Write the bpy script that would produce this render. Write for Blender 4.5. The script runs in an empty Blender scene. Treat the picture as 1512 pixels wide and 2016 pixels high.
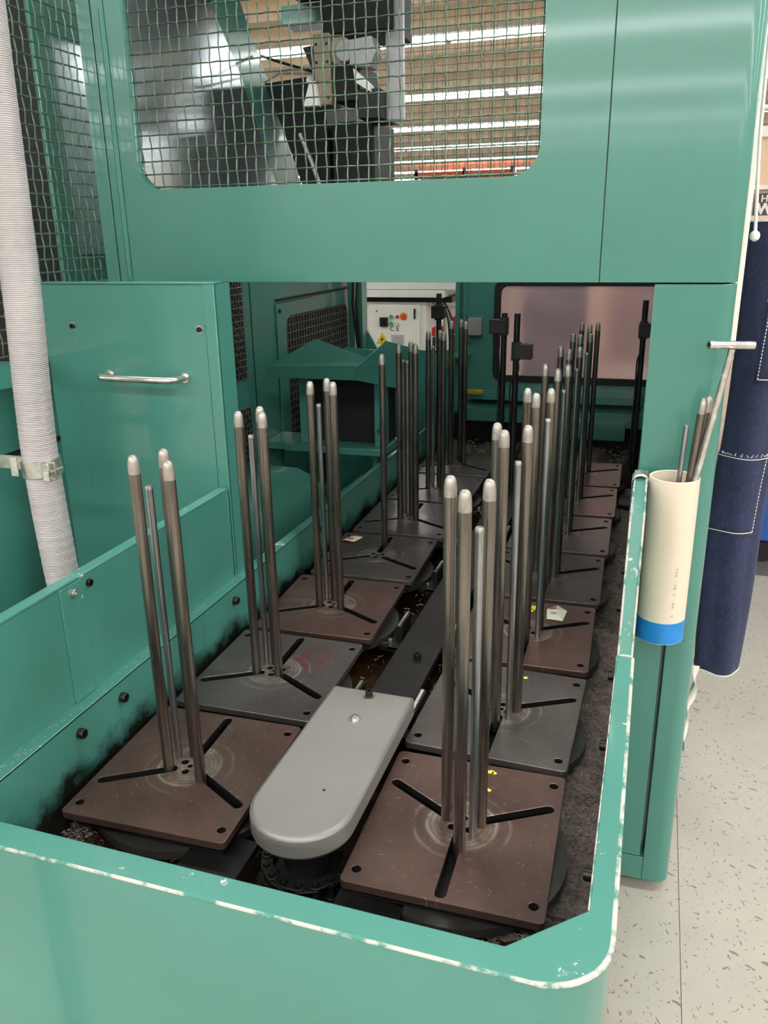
import bpy, bmesh, math, random
from mathutils import Vector, Matrix
random.seed(7)
SC = bpy.context.scene
COL = SC.collection
ZUP = 0.72          # the pallet plates lie 0.72 m above the floor; everything below is written from the plate level

# ------------------------------------------------------------------ camera, world, light, exposure
cd = bpy.data.cameras.new('camera'); cam = bpy.data.objects.new('camera', cd); COL.objects.link(cam)
cd.sensor_fit = 'VERTICAL'; cd.sensor_height = 36.0; cd.lens = 36.0*1605.94/2016.0
cd.clip_start = 0.05; cd.clip_end = 200
_r = Vector((0.9511127, 0.3084400, -0.0157913)); _u = Vector((-0.0846873, 0.3096315, 0.9470778)); _f = Vector((-0.2970062, 0.8994404, -0.3206155))
_m = Matrix((( _r.x, _u.x, -_f.x), (_r.y, _u.y, -_f.y), (_r.z, _u.z, -_f.z))).to_4x4()
_m.translation = Vector((0.327095, -0.771846, 0.776325+ZUP)); cam.matrix_world = _m
SC.camera = cam
W = bpy.data.worlds.new('world'); SC.world = W; W.use_nodes = True
W.node_tree.nodes['Background'].inputs[0].default_value = (0.9, 0.95, 1.0, 1)
W.node_tree.nodes['Background'].inputs[1].default_value = 0.06
ROW_WATTS = 300.0        # light of one whole row of fluorescent fixtures
TUBE_GLOW = 9.0         # how bright a bare tube looks
SC.view_settings.view_transform = 'Standard'; SC.view_settings.look = 'None'
SC.view_settings.gamma = 1.0; SC.view_settings.use_curve_mapping = False
SC.view_settings.exposure = 0.04
SC.cycles.use_denoising = True; SC.cycles.sample_clamp_indirect = 4
SC.cycles.max_bounces = 8; SC.cycles.diffuse_bounces = 4; SC.cycles.glossy_bounces = 4; SC.cycles.transmission_bounces = 6

# ------------------------------------------------------------------ materials
def lin(c):
    return tuple((x/255/12.92 if x/255 <= .04045 else ((x/255+.055)/1.055)**2.4) for x in c)
class N:
    def __init__(s, name):
        s.m = bpy.data.materials.new(name); s.m.use_nodes = True; s.t = s.m.node_tree
        s.p = s.t.nodes['Principled BSDF']
    def n(s, typ, **kw):
        x = s.t.nodes.new(typ)
        for k, v in kw.items():
            if k in x.inputs: x.inputs[k].default_value = v
            else: setattr(x, k, v)
        return x
    def l(s, a, b): s.t.links.new(a, b)
    def co(s, kind='Object', scale=(1, 1, 1)):
        tc = s.n('ShaderNodeTexCoord'); mp = s.n('ShaderNodeMapping'); mp.inputs['Scale'].default_value = scale
        s.l(tc.outputs[kind], mp.inputs[0]); return mp.outputs[0]
    def noise(s, vec, scale, detail=4, rough=.6):
        x = s.n('ShaderNodeTexNoise', Scale=scale, Detail=detail, Roughness=rough); s.l(vec, x.inputs['Vector']); return x.outputs['Fac']
    def ramp(s, fac, a, b, ca=(0, 0, 0), cb=(1, 1, 1)):
        x = s.n('ShaderNodeValToRGB'); e = x.color_ramp.elements
        e[0].position = a; e[1].position = b; e[0].color = (*ca, 1); e[1].color = (*cb, 1); s.l(fac, x.inputs[0]); return x.outputs[0]
    def mix(s, fac, a, b, mode='MIX'):
        x = s.n('ShaderNodeMix', data_type='RGBA', blend_type=mode)
        for sock, v in ((x.inputs[0], fac), (x.inputs[6], a), (x.inputs[7], b)):
            if hasattr(v, 'is_output'): s.l(v, sock)
            elif isinstance(v, (int, float)): sock.default_value = v
            else: sock.default_value = (*v, 1)
        return x.outputs[2]
    def math(s, op, a, b=0.0):
        x = s.n('ShaderNodeMath', operation=op)
        for sock, v in ((x.inputs[0], a), (x.inputs[1], b)):
            if hasattr(v, 'is_output'): s.l(v, sock)
            else: sock.default_value = v
        return x.outputs[0]
    def bump(s, h, strength, dist=.001):
        x = s.n('ShaderNodeBump', Strength=strength, Distance=dist); s.l(h, x.inputs['Height']); s.l(x.outputs[0], s.p.inputs['Normal'])
    def base(s, c):
        if hasattr(c, 'is_output'): s.l(c, s.p.inputs['Base Color'])
        else: s.p.inputs['Base Color'].default_value = (*c, 1)
    def set(s, rough=.5, metal=0., **kw):
        s.p.inputs['Roughness'].default_value = rough; s.p.inputs['Metallic'].default_value = metal
        for k, v in kw.items(): s.p.inputs[k.replace('_', ' ')].default_value = v
        return s

def plain(name, c, rough=.5, metal=0., var=.12, scale=18, bump=0., bscale=60):
    k = N(name); c = lin(c); v = k.co()
    f = k.noise(v, scale)
    k.base(k.mix(k.ramp(f, .3, .7), tuple(x*(1-var) for x in c), tuple(min(1, x*(1+var)) for x in c)))
    k.set(rough, metal)
    if bump: k.bump(k.noise(v, bscale, 3), bump)
    return k.m
def paint(name, c, rough=.28, chips=0.):
    k = N(name); c = lin(c); v = k.co()
    f = k.noise(v, 2.2, 3)
    col = k.mix(k.ramp(f, .3, .7), tuple(x*.9 for x in c), tuple(x*1.08 for x in c))
    if chips:
        g = k.noise(v, 70, 8, .75); g2 = k.noise(v, 11, 3)
        col = k.mix(k.ramp(k.math('MULTIPLY', g, g2), chips, chips+.02), col, lin((205, 205, 195)))
    k.base(col); k.set(rough); k.p.inputs['Coat Weight'].default_value = .45; k.p.inputs['Coat Roughness'].default_value = .07
    k.bump(k.noise(v, 170, 2), .10, .0006)
    return k.m
TEAL = (68, 130, 119)
teal = paint('teal_paint', TEAL)
teal_chip = paint('teal_paint_chipped', TEAL, .38, .36)
def worn():
    k = N('teal_paint_worn_to_primer'); v = k.co(scale=(1, 1, 1))
    g = k.noise(v, 26, 8, .7)
    k.base(k.mix(k.ramp(g, .47, .56), lin((190, 186, 178)), lin(TEAL))); k.set(.55); return k.m
teal_worn = worn()
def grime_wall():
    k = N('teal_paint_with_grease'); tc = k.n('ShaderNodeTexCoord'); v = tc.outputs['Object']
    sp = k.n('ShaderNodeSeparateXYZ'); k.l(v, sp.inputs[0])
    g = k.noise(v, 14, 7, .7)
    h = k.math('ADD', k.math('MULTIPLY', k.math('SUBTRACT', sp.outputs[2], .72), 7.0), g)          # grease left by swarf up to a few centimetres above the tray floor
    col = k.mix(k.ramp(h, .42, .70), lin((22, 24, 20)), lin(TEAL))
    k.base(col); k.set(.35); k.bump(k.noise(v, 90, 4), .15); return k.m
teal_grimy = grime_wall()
def plate_mat(name, c, red=False):
    k = N(name); c = lin(c); tc = k.n('ShaderNodeTexCoord'); v = tc.outputs['Object']
    oi = k.n('ShaderNodeObjectInfo')
    off = k.n('ShaderNodeVectorMath', operation='ADD'); k.l(v, off.inputs[0])
    sc = k.n('ShaderNodeVectorMath', operation='SCALE'); sc.inputs['Scale'].default_value = 13.0
    cmb = k.n('ShaderNodeCombineXYZ'); k.l(oi.outputs['Random'], cmb.inputs[0]); k.l(oi.outputs['Random'], cmb.inputs[1])
    k.l(cmb.outputs[0], sc.inputs[0]); k.l(sc.outputs[0], off.inputs[1]); vv = off.outputs[0]
    f = k.noise(vv, 7, 5)
    col = k.mix(k.ramp(f, .38, .64), tuple(x*.78 for x in c), tuple(x*1.18 for x in c))
    f2 = k.noise(vv, 160, 3, .8)
    col = k.mix(k.ramp(f2, .60, .80), col, tuple(x*1.7 for x in c))
    for rot, sc2, th in ((.5, (330, 57, 1), .70), (-.7, (300, 55, 1), .71), (1.2, (340, 65, 1), .71), (2.2, (320, 49, 1), .71)):
        m0 = k.n('ShaderNodeMapping'); m0.inputs['Rotation'].default_value = (0, 0, rot); k.l(vv, m0.inputs[0])
        mp = k.n('ShaderNodeMapping'); mp.inputs['Scale'].default_value = sc2
        k.l(m0.outputs[0], mp.inputs[0]); s = k.noise(mp.outputs[0], 1.0, 1)
        col = k.mix(k.math('MULTIPLY', k.ramp(s, th+.018, th+.045), .34), col, lin((170, 160, 150)))
    # scuffed disc and rubbed rings where the round bars were stood
    ln = k.n('ShaderNodeVectorMath', operation='LENGTH'); k.l(v, ln.inputs[0])
    r = k.math('ADD', ln.outputs['Value'], k.math('MULTIPLY', k.noise(vv, 40, 2), .006))
    inner = k.math('SUBTRACT', 1.0, k.ramp(r, .050, .056))
    ring = k.math('SINE', k.math('MULTIPLY', r, 900.0))
    rub = k.math('MULTIPLY', inner, k.math('MULTIPLY', k.ramp(k.noise(vv, 30, 5), .35, .7), k.math('ADD', .6, k.math('MULTIPLY', ring, .2))))
    col = k.mix(rub, col, lin((165, 155, 142)))
    for r0, wd, am in ((.051, .003, .5), (.070, .002, .28)):
        d = k.math('ABSOLUTE', k.math('SUBTRACT', r, r0)); b = k.math('SUBTRACT', 1.0, k.ramp(d, 0.0, wd))
        col = k.mix(k.math('MULTIPLY', b, k.math('MULTIPLY', k.ramp(k.noise(vv, 16, 3), .4, .6), am)), col, lin((175, 168, 155)))
    if red:
        w = k.n('ShaderNodeVectorMath', operation='SUBTRACT'); k.l(v, w.inputs[0]); w.inputs[1].default_value = (.055, .055, 0)
        l2 = k.n('ShaderNodeVectorMath', operation='LENGTH'); k.l(w.outputs[0], l2.inputs[0])
        st = k.math('MULTIPLY', k.math('SUBTRACT', 1.0, k.ramp(l2.outputs['Value'], .02, .055)), k.ramp(k.noise(v, 45, 6, .75), .48, .6))
        col = k.mix(k.math('MULTIPLY', st, .9), col, lin((140, 20, 44)))
    k.base(col); k.set(.42, .55)
    k.l(k.ramp(f, .2, .8, (.30,)*3, (.37,)*3), k.p.inputs['Roughness'])
    return k.m
plate_brown = plate_mat('browned_steel', (94, 73, 67))
plate_grey = plate_mat('blackened_steel', (90, 84, 82))
plate_red = plate_mat('blackened_steel_red_stain', (90, 84, 82), True)
def steel(name, c, rough=.34, streak=True, metal=.9):
    k = N(name); c = lin(c); v = k.co(scale=(60, 60, 6) if streak else (40, 40, 40)); f = k.noise(v, 1, 5)
    k.base(k.mix(k.ramp(f, .3, .7), tuple(x*.65 for x in c), tuple(x*1.3 for x in c))); k.set(rough, metal)
    k.l(k.ramp(f, .2, .8, (rough-.07,)*3, (rough+.1,)*3), k.p.inputs['Roughness']); return k.m
rod_steel = steel('oily_bar_steel', (122, 114, 107), .30)
rod_bright = steel('bright_bar_steel', (150, 150, 152), .32)
tip_steel = steel('turned_tip_steel', (164, 159, 153), .4, False, .7)
bright = steel('stainless', (205, 203, 198), .22, False)
zinc = steel('zinc_strip', (200, 200, 192), .35, False)
alu_cover = plain('satin_grey_cover', (136, 133, 130), .40, .35, .06, 6, .1, 400)
black_steel = plain('black_oxide', (38, 37, 37), .38, .5, .3, 30, .2, 120)
worn_steel = plain('worn_grey_steel', (62, 60, 57), .42, .4, .2, 40)
bolt_mat = plain('bolt_black', (52, 48, 44), .35, .8)
black_plastic = plain('black_plastic', (18, 18, 19), .45)
rubber = plain('black_rubber', (14, 14, 14), .6)
def mesh_wire():
    return plain('green_coated_wire', (84, 108, 92), .32, .55, .35, 60)
wire = mesh_wire()
wire_dark = plain('dirty_wire', (128, 126, 116), .35, .6, .4, 60)
def muck(name, a, b, scale, rough=.5, disp=.6):
    k = N(name); v = k.co(); f = k.noise(v, scale, 10, .8); f2 = k.noise(v, scale*.12, 4)
    col = k.mix(k.ramp(f, .35, .68), lin(a), lin(b)); col = k.mix(k.math('MULTIPLY', k.ramp(f2, .4, .75), .6), col, tuple(x*.6 for x in lin(a)))
    k.base(col); k.set(rough); k.bump(f, disp, .006); return k.m
swarf_bed = muck('caked_swarf', (58, 43, 36), (216, 200, 190), 170, .32, 1.0)
oil_pan = muck('oily_pan', (18, 15, 12), (70, 46, 24), 22, .18, .4)
chip_mat = plain('metal_chips', (200, 194, 182), .4, .25)
chip_brown = muck('swarf_heap', (36, 30, 24), (120, 104, 84), 150, .5, 1.0)
cream = plain('cream_enamel', (250, 247, 238), .45, 0, .03)
white_duct = plain('white_duct', (250, 249, 243), .5, 0, .02)
def pvc():
    k = N('aged_pvc'); v = k.co(scale=(1, 1, .5)); f = k.noise(v, 30, 6, .7); f2 = k.noise(v, 6, 3)
    col = k.mix(k.ramp(f2, .3, .7), lin((216, 201, 180)), lin((226, 213, 196)))
    col = k.mix(k.ramp(f, .64, .76), col, lin((165, 152, 128))); k.base(col); k.set(.42); return k.m
pvc_m = pvc()
blue_cap = plain('blue_plastic', (24, 128, 205), .42, 0, .12, 30)
def denim_mat():
    k = N('navy_denim'); tc = k.n('ShaderNodeTexCoord'); v = tc.outputs['Object']
    a = k.noise(k.co(scale=(1, 1, .18)), 420, 3, .7); f = k.noise(v, 9, 5)
    w = k.noise(v, 700, 2)
    col = k.mix(k.ramp(f, .3, .75), lin((24, 31, 60)), lin((42, 50, 84))); col = k.mix(k.math('MULTIPLY', k.ramp(a, .5, .75), .5), col, lin((78, 84, 122)))
    k.base(col); k.set(.9); k.p.inputs['Sheen Weight'].default_value = .08; k.bump(w, .35, .001); return k.m
denim = denim_mat()
thread = plain('white_thread', (214, 214, 214), .8)
ribbon = plain('white_ribbon', (236, 232, 224), .7)
def hose_mat():
    k = N('grey_spiral_hose'); v = k.co(); f = k.noise(v, 12, 4)
    k.base(k.mix(k.ramp(f, .3, .7), lin((172, 167, 168)), lin((190, 185, 186)))); k.set(.42)
    w = k.n('ShaderNodeTexWave', Scale=92.0, Distortion=.6); w.bands_direction = 'Z'; k.l(v, w.inputs['Vector']); k.bump(w.outputs['Fac'], .55, .0022)
    return k.m
hose_m = hose_mat()
def floor_mat(name, c, flecks=True):
    k = N(name); tc = k.n('ShaderNodeTexCoord'); v = tc.outputs['Object']; c = lin(c)
    f = k.noise(v, 5, 5); col = k.mix(k.ramp(f, .3, .7), tuple(x*.93 for x in c), tuple(min(1, x*1.05) for x in c))
    if flecks:
        for sc, th, rot, st in ((34, .25, .4, (1, 3.2, 1)), (58, .24, -.8, (1, 2.6, 1)), (74, .26, 1.3, (1, 2.8, 1)), (110, .26, -.2, (1, 2.0, 1))):
            m0 = k.n('ShaderNodeMapping'); m0.inputs['Rotation'].default_value = (0, 0, rot); k.l(v, m0.inputs[0]); mp = k.n('ShaderNodeMapping'); mp.inputs['Scale'].default_value = st; k.l(m0.outputs[0], mp.inputs[0])
            ad = k.n('ShaderNodeVectorMath', operation='ADD'); k.l(mp.outputs[0], ad.inputs[0])
            nz = k.n('ShaderNodeTexNoise', Scale=60.0); k.l(v, nz.inputs['Vector'])
            scl = k.n('ShaderNodeVectorMath', operation='SCALE'); scl.inputs['Scale'].default_value = .03; k.l(nz.outputs['Color'], scl.inputs[0]); k.l(scl.outputs[0], ad.inputs[1])
            vo = k.n('ShaderNodeTexVoronoi', Scale=sc*.6); vo.inputs['Randomness'].default_value = 1.0; k.l(ad.outputs[0], vo.inputs['Vector'])
            pick = k.n('ShaderNodeSeparateColor'); k.l(vo.outputs['Color'], pick.inputs[0])
            m1 = k.math('MULTIPLY', k.math('LESS_THAN', vo.outputs['Distance'], k.math('MULTIPLY', pick.outputs[1], th)), k.math('GREATER_THAN', pick.outputs[0], .45))
            col = k.mix(k.math('MULTIPLY', m1, .8), col, lin((106, 99, 90)))
    k.base(col); k.set(.35); return k.m
tile_m = floor_mat('fleck_tile', (176, 171, 160))
aisle_m = floor_mat('grey_aisle_floor', (104, 100, 100), False)
ceil_m = plain('cream_ceiling', (244, 224, 196), .8, 0, .05, 2)
wall_m = plain('cream_wall', (226, 210, 184), .8, 0, .04, 2)
def emit(name, c, s):
    k = N(name); k.base((1, 1, 1)); k.p.inputs['Emission Color'].default_value = (*c, 1); k.p.inputs['Emission Strength'].default_value = s; return k.m
tube_m = emit('lit_tube', (.97, .99, 1.0), TUBE_GLOW); tube_m.cycles.emission_sampling = 'NONE'
lamp_white = plain('lamp_housing_white', (235, 233, 225), .5)
sheet_m = plain('brushed_lathe_door', (198, 208, 214), .20, .95, .06, 3, .25, 6)
dark_body = plain('dark_machine', (20, 22, 22), .6, .1, .3, 4)
brown_dark = plain('brown_dark', (52, 44, 42), .5)
beige_steel = plain('gripper_casting', (150, 138, 118), .45, .3, .2, 30)
grip_grey = plain('gripper_grey', (168, 166, 168), .4, .4, .1)
yellow_paint = plain('yellow_marker', (236, 226, 60), .6, 0, .08, 80)
paper = plain('paper_tag', (226, 216, 196), .7, 0, .04, 60)
red_ink = plain('red_ink', (196, 60, 50), .7); grey_ink = plain('grey_ink', (140, 140, 120), .7)
orange_m = plain('orange_paint', (226, 110, 50), .5); red_m = plain('red_plastic', (205, 40, 55), .4)
yellow_m = plain('yellow_label', (246, 208, 30), .5); green_m = plain('green_button', (80, 180, 90), .4)
orange_btn = plain('orange_red_button', (232, 84, 40), .4); ink = plain('black_ink', (25, 25, 25), .6)
grey_label = plain('grey_label', (186, 182, 184), .5); white_btn = plain('pale_button', (235, 215, 190), .4)
brass = plain('brass', (200, 170, 60), .35, .6); blue_m = plain('blue_paint', (32, 84, 160), .45)
board_m = plain('dark_sign_board', (72, 66, 68), .5); white_ink = plain('white_ink', (236, 234, 232), .6)
backdrop_m = plain('violet_blue_backdrop', (150, 140, 178), .7, 0, .4, 6)
tan_m = plain('tan_board', (246, 216, 198), .7)
def pane_mat():
    k = N('rosy_polycarbonate'); k.base(lin((246, 220, 214))); k.set(.30); k.p.inputs['Transmission Weight'].default_value = .75; k.p.inputs['IOR'].default_value = 1.2
    v = k.co(scale=(1, 1, 1)); k.bump(k.noise(v, 30, 3), .1, .002); return k.m
pane_m = pane_mat()

# ------------------------------------------------------------------ building helpers
ORG = {}
def wipe(o): pass
class B:
    """collects simple shapes; build() links them as ONE mesh object"""
    def __init__(s): s.v = []; s.f = []
    def add(s, vs, fs):
        n = len(s.v); s.v += [tuple(x) for x in vs]; s.f += [tuple(i+n for i in f) for f in fs]; return s
    def box(s, x0, x1, y0, y1, z0, z1, rz=0., c=None):
        vs = [Vector((x, y, z)) for z in (z0, z1) for y in (y0, y1) for x in (x0, x1)]
        if rz:
            c = Vector(c if c else ((x0+x1)/2, (y0+y1)/2, 0)); m = Matrix.Rotation(rz, 3, 'Z')
            vs = [m @ (p-Vector((c.x, c.y, 0)))+Vector((c.x, c.y, 0)) for p in vs]
        return s.add(vs, [(0, 2, 3, 1), (4, 5, 7, 6), (0, 1, 5, 4), (2, 6, 7, 3), (0, 4, 6, 2), (1, 3, 7, 5)])
    def prism(s, pts, lo, hi, ax='z'):
        """polygon extruded along an axis. ax z: pts=(x,y); ax y: pts=(x,z); ax x: pts=(y,z)"""
        def p(a, b, h): return (a, b, h) if ax == 'z' else ((a, h, b) if ax == 'y' else (h, a, b))
        n = len(pts); ar = sum(pts[i][0]*pts[(i+1) % n][1]-pts[(i+1) % n][0]*pts[i][1] for i in range(n))
        if (ar < 0) != (ax == 'y'): pts = pts[::-1]
        vs = [p(a, b, lo) for a, b in pts]+[p(a, b, hi) for a, b in pts]
        return s.add(vs, [tuple(range(n))[::-1], tuple(range(n, 2*n))]+[(i, (i+1) % n, (i+1) % n+n, i+n) for i in range(n)])
    def lathe(s, p, q, prof, n=16):
        """prof: (t along p->q in metres, radius) rings, capped"""
        p = Vector(p); q = Vector(q); d = (q-p).normalized(); a = d.orthogonal().normalized(); b = d.cross(a)
        vs = []; fs = []
        for t, r in prof:
            for i in range(n):
                g = 2*math.pi*i/n; vs.append(p+d*t+(a*math.cos(g)+b*math.sin(g))*r)
        for k in range(len(prof)-1):
            for i in range(n):
                j = (i+1) % n; fs.append((k*n+i, k*n+j, (k+1)*n+j, (k+1)*n+i))
        fs.append(tuple(range(n))[::-1]); fs.append(tuple(range((len(prof)-1)*n, len(prof)*n)))
        return s.add(vs, fs)
    def cyl(s, p, q, r, n=16, r2=None):
        L = (Vector(q)-Vector(p)).length; return s.lathe(p, q, [(0, r), (L, r if r2 is None else r2)], n)
    def tube(s, pts, r, n=8, rad=None):
        pts = [Vector(p) for p in pts]; vs = []; fs = []; up = None
        for k, p in enumerate(pts):
            d = (pts[min(k+1, len(pts)-1)]-pts[max(k-1, 0)]).normalized()
            if up is None: up = d.orthogonal().normalized()
            a = (up-d*up.dot(d)).normalized(); up = a; b = d.cross(a); rr = rad(k) if rad else r
            for i in range(n):
                g = 2*math.pi*i/n; vs.append(p+(a*math.cos(g)+b*math.sin(g))*rr)
        for k in range(len(pts)-1):
            for i in range(n):
                j = (i+1) % n; fs.append((k*n+i, k*n+j, (k+1)*n+j, (k+1)*n+i))
        fs.append(tuple(range(n))[::-1]); fs.append(tuple(range((len(pts)-1)*n, len(pts)*n)))
        return s.add(vs, fs)
    def strip(s, rows, thick=None):
        """surface through rows of points"""
        n = len(rows[0]); vs = [p for r in rows for p in r]
        return s.add(vs, [(k*n+i, k*n+i+1, (k+1)*n+i+1, (k+1)*n+i) for k in range(len(rows)-1) for i in range(n-1)])
    def ribbonwall(s, path, z0, z1, th):
        """thin vertical sheet along an open xy path, thickness to the left of travel"""
        pts = [Vector((*p, 0)) for p in path]; ns = []
        for k in range(len(pts)):
            a = (pts[k]-pts[k-1]).normalized() if k else None; b = (pts[k+1]-pts[k]).normalized() if k < len(pts)-1 else None
            d = ((a or b)+(b or a)).normalized(); ref = a or b; n_ = Vector((-d.y, d.x, 0)); n_ /= max(.3, n_.dot(Vector((-ref.y, ref.x, 0)))); ns.append(n_)
        o = [p+n_*th for p, n_ in zip(pts, ns)]
        poly = [(p.x, p.y) for p in pts]+[(p.x, p.y) for p in reversed(o)]
        n = len(pts); ar = 0
        vs = [(p.x, p.y, z) for z in (z0, z1) for p in pts]+[(p.x, p.y, z) for z in (z0, z1) for p in o]; fs = []
        for i in range(n-1):
            fs += [(i, n+i, n+i+1, i+1), (2*n+i, 2*n+i+1, 3*n+i+1, 3*n+i), (n+i, 3*n+i, 3*n+i+1, n+i+1), (i, i+1, 2*n+i+1, 2*n+i)]
        fs += [(0, 2*n, 3*n, n), (n-1, 2*n-1, 4*n-1, 3*n-1)]
        return s.add(vs, fs)
    def build(s, name, mat, parent=None, bevel=0., smooth=40, kind=None, fixn=False):
        o = parent; ofs = Vector(ORG.get(parent.name, (0, 0, 0))) if parent else Vector((0, 0, 0))
        me = bpy.data.meshes.new(name); me.from_pydata([Vector(v)-ofs for v in s.v], [], s.f)
        if fixn:
            bm = bmesh.new(); bm.from_mesh(me); bmesh.ops.recalc_face_normals(bm, faces=bm.faces); bm.to_mesh(me); bm.free()
        return link(name, me, mat, parent, bevel, smooth, kind)
def link(name, me, mat, parent=None, bevel=0., smooth=40, kind=None):
    me.materials.clear(); me.materials.append(mat)
    if smooth:
        me.polygons.foreach_set('use_smooth', [True]*len(me.polygons)); me.set_sharp_from_angle(angle=math.radians(smooth))
    me.update()
    ob = bpy.data.objects.new(name, me); COL.objects.link(ob)
    if parent is not None:
        ob.parent = parent; ORG[ob.name] = ORG.get(parent.name, (0, 0, 0))
    if bevel:
        m = ob.modifiers.new('bevel', 'BEVEL'); m.width = bevel; m.segments = 2; m.limit_method = 'ANGLE'; m.angle_limit = math.radians(40)
        m.harden_normals = False
    if kind: ob['kind'] = kind
    return ob
def tag(o, label, cat, group=None):
    o['label'] = label; o['category'] = cat
    if group: o['group'] = group
    return o
def thing(name, label, cat, at=(0, 0, 0), group=None):
    o = bpy.data.objects.new(name, None); COL.objects.link(o); o.location = at; o.empty_display_size = .05
    ORG[o.name] = tuple(at); return tag(o, label, cat, group)
def rrect(x0, x1, y0, y1, r, n=6):
    out = []
    for cx, cy, a0 in ((x1-r, y1-r, 0), (x0+r, y1-r, 90), (x0+r, y0+r, 180), (x1-r, y0+r, 270)):
        for i in range(n+1):
            a = math.radians(a0+90*i/n); out.append((cx+r*math.cos(a), cy+r*math.sin(a)))
    return out
def circ(cx, cy, r, n=16): return [(cx+r*math.cos(2*math.pi*i/n), cy+r*math.sin(2*math.pi*i/n)) for i in range(n)]
def slot(p, q, r, n=7):
    a = math.atan2(q[1]-p[1], q[0]-p[0]); out = []
    for c, s in ((q, -90), (p, 90)):
        for i in range(n+1):
            g = a+math.radians(s+180*i/n); out.append((c[0]+r*math.cos(g), c[1]+r*math.sin(g)))
    return out
def cutplate(outer, holes, thick, bev=0., plane='z', at=0., ofs=(0, 0, 0)):
    """flat plate with holes. plane z: (x,y), top face at height `at`; plane y: (x,z), front face (towards -y) at `at`;
    plane x: (y,z), face towards +x at `at`"""
    cu = bpy.data.curves.new('c', 'CURVE'); cu.dimensions = '2D'; cu.fill_mode = 'BOTH'; cu.extrude = thick/2-bev; cu.bevel_depth = bev; cu.bevel_resolution = 1
    if bev: cu.offset = -bev
    for loop in [outer]+holes:
        sp = cu.splines.new('POLY'); sp.points.add(len(loop)-1)
        for i, p in enumerate(loop): sp.points[i].co = (p[0], p[1], 0, 1)
        sp.use_cyclic_u = True
    ob = bpy.data.objects.new('c', cu); COL.objects.link(ob)
    dg = bpy.context.evaluated_depsgraph_get(); dg.update()
    me = bpy.data.meshes.new_from_object(ob.evaluated_get(dg))
    bpy.data.objects.remove(ob); bpy.data.curves.remove(cu)
    h = thick/2
    if plane == 'z': M = Matrix(((1, 0, 0, 0), (0, 1, 0, 0), (0, 0, 1, at-h), (0, 0, 0, 1)))
    elif plane == 'y': M = Matrix(((1, 0, 0, 0), (0, 0, -1, at+h), (0, 1, 0, 0), (0, 0, 0, 1)))
    else: M = Matrix(((0, 0, 1, at-h), (1, 0, 0, 0), (0, 1, 0, 0), (0, 0, 0, 1)))
    me.transform(Matrix.Translation(-Vector(ofs)) @ M); return me
def plate(name, mat, parent, outer, holes, thick, bev=0., plane='z', at=0., bevel=0.):
    return link(name, cutplate(outer, holes, thick, bev, plane, at, ORG.get(parent.name, (0, 0, 0)) if parent else (0, 0, 0)), mat, parent, bevel, 35)
def screen(u0, u1, v0, v1, pu, pv, r, amp, put, sides=5, step=4):
    """crimped wire mesh in a (u,v) plane; put maps (u,v,w) to a point"""
    b = B(); nu = int((u1-u0)/pu)+1; nv = int((v1-v0)/pv)+1
    for i in range(nu):
        u = u0+i*pu; ph = i % 2; k = nv*step
        b.tube([put(u+random.uniform(-1, 1)*.0004, v0+j*pv/step, amp*math.cos(math.pi*(j/step+ph))) for j in range(k)], r, sides)
    for j in range(nv):
        v = v0+j*pv; ph = j % 2; k = nu*step
        b.tube([put(u0+i*pu/step, v+random.uniform(-1, 1)*.0004, -amp*math.cos(math.pi*(i/step+ph))) for i in range(k)], r, sides)
    return b
def capscrew(p, d, r, h, parent, name='bolt', mat=None):
    p = Vector(p); d = Vector(d).normalized()
    b = B(); b.lathe(p, p+d, [(0, r), (h*.86, r), (h, r*.88), (h, r*.55), (h*.45, r*.5)], 14); return b.build(name, mat or bolt_mat, parent)
def copy_tree(o, parent=None):
    c = o.copy(); COL.objects.link(c)
    if parent is not None: c.parent = parent
    for ch in list(o.children): copy_tree(ch, c)
    return c
def text_mesh(s, size, plane, at, parent, name, mat, th=.0006, bold=0.):
    cu = bpy.data.curves.new('t', 'FONT'); cu.body = s; cu.size = size; cu.extrude = th; cu.align_x = 'CENTER'; cu.align_y = 'CENTER'; cu.offset = bold; cu.resolution_u = 3
    ob = bpy.data.objects.new('t', cu); COL.objects.link(ob); dg = bpy.context.evaluated_depsgraph_get(); dg.update()
    me = bpy.data.meshes.new_from_object(ob.evaluated_get(dg)); bpy.data.objects.remove(ob); bpy.data.curves.remove(cu)
    ofs = Vector(ORG.get(parent.name, (0, 0, 0)))
    if plane == 'y': M = Matrix(((1, 0, 0, at[0]), (0, 0, -1, at[1]), (0, 1, 0, at[2]), (0, 0, 0, 1)))
    elif plane == 'z': M = Matrix.Translation(at)
    else: M = plane
    me.transform(Matrix.Translation(-ofs) @ M); return link(name, me, mat, parent, 0, 0)

# ================================================================== THE ROOM
FL = -0.72
def struct(o): o['kind'] = 'structure'; return o
fl = struct(B().box(-14, 12, -14, 30, FL-.10, FL-.006).build('floor', tile_m, None))
xs = [-.105, .495, 1.095, 1.695, 2.295]; ys = [-1.78, 3.02]
tb = None
for i in range(4):
    for j in range(1):
        if ys[j] > 3.0: continue
        y1 = ys[j+1]
        B().box(xs[i]+.0008, xs[i+1]-.0008, ys[j]+.0008, y1-.0008, FL-.006, FL).build('floor_tile', tile_m, fl)
B().box(-14, 12, 3.02, 30, FL-.006, FL).build('aisle', aisle_m, fl)
CZ = 2.6
struct(B().box(-14, 12, -14, 30, CZ, CZ+.1).build('ceiling', ceil_m))
struct(B().box(-14, 12, 28, 28.2, FL, CZ).build('wall_back', wall_m))
struct(B().box(-14, 12, -14.2, -14, FL, CZ).build('wall_front', plain('grey_wall', (190, 192, 188), .8, 0, .05, 2)))
struct(B().box(-14.2, -14, -14, 28, FL, CZ).build('wall_left', wall_m))
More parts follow.
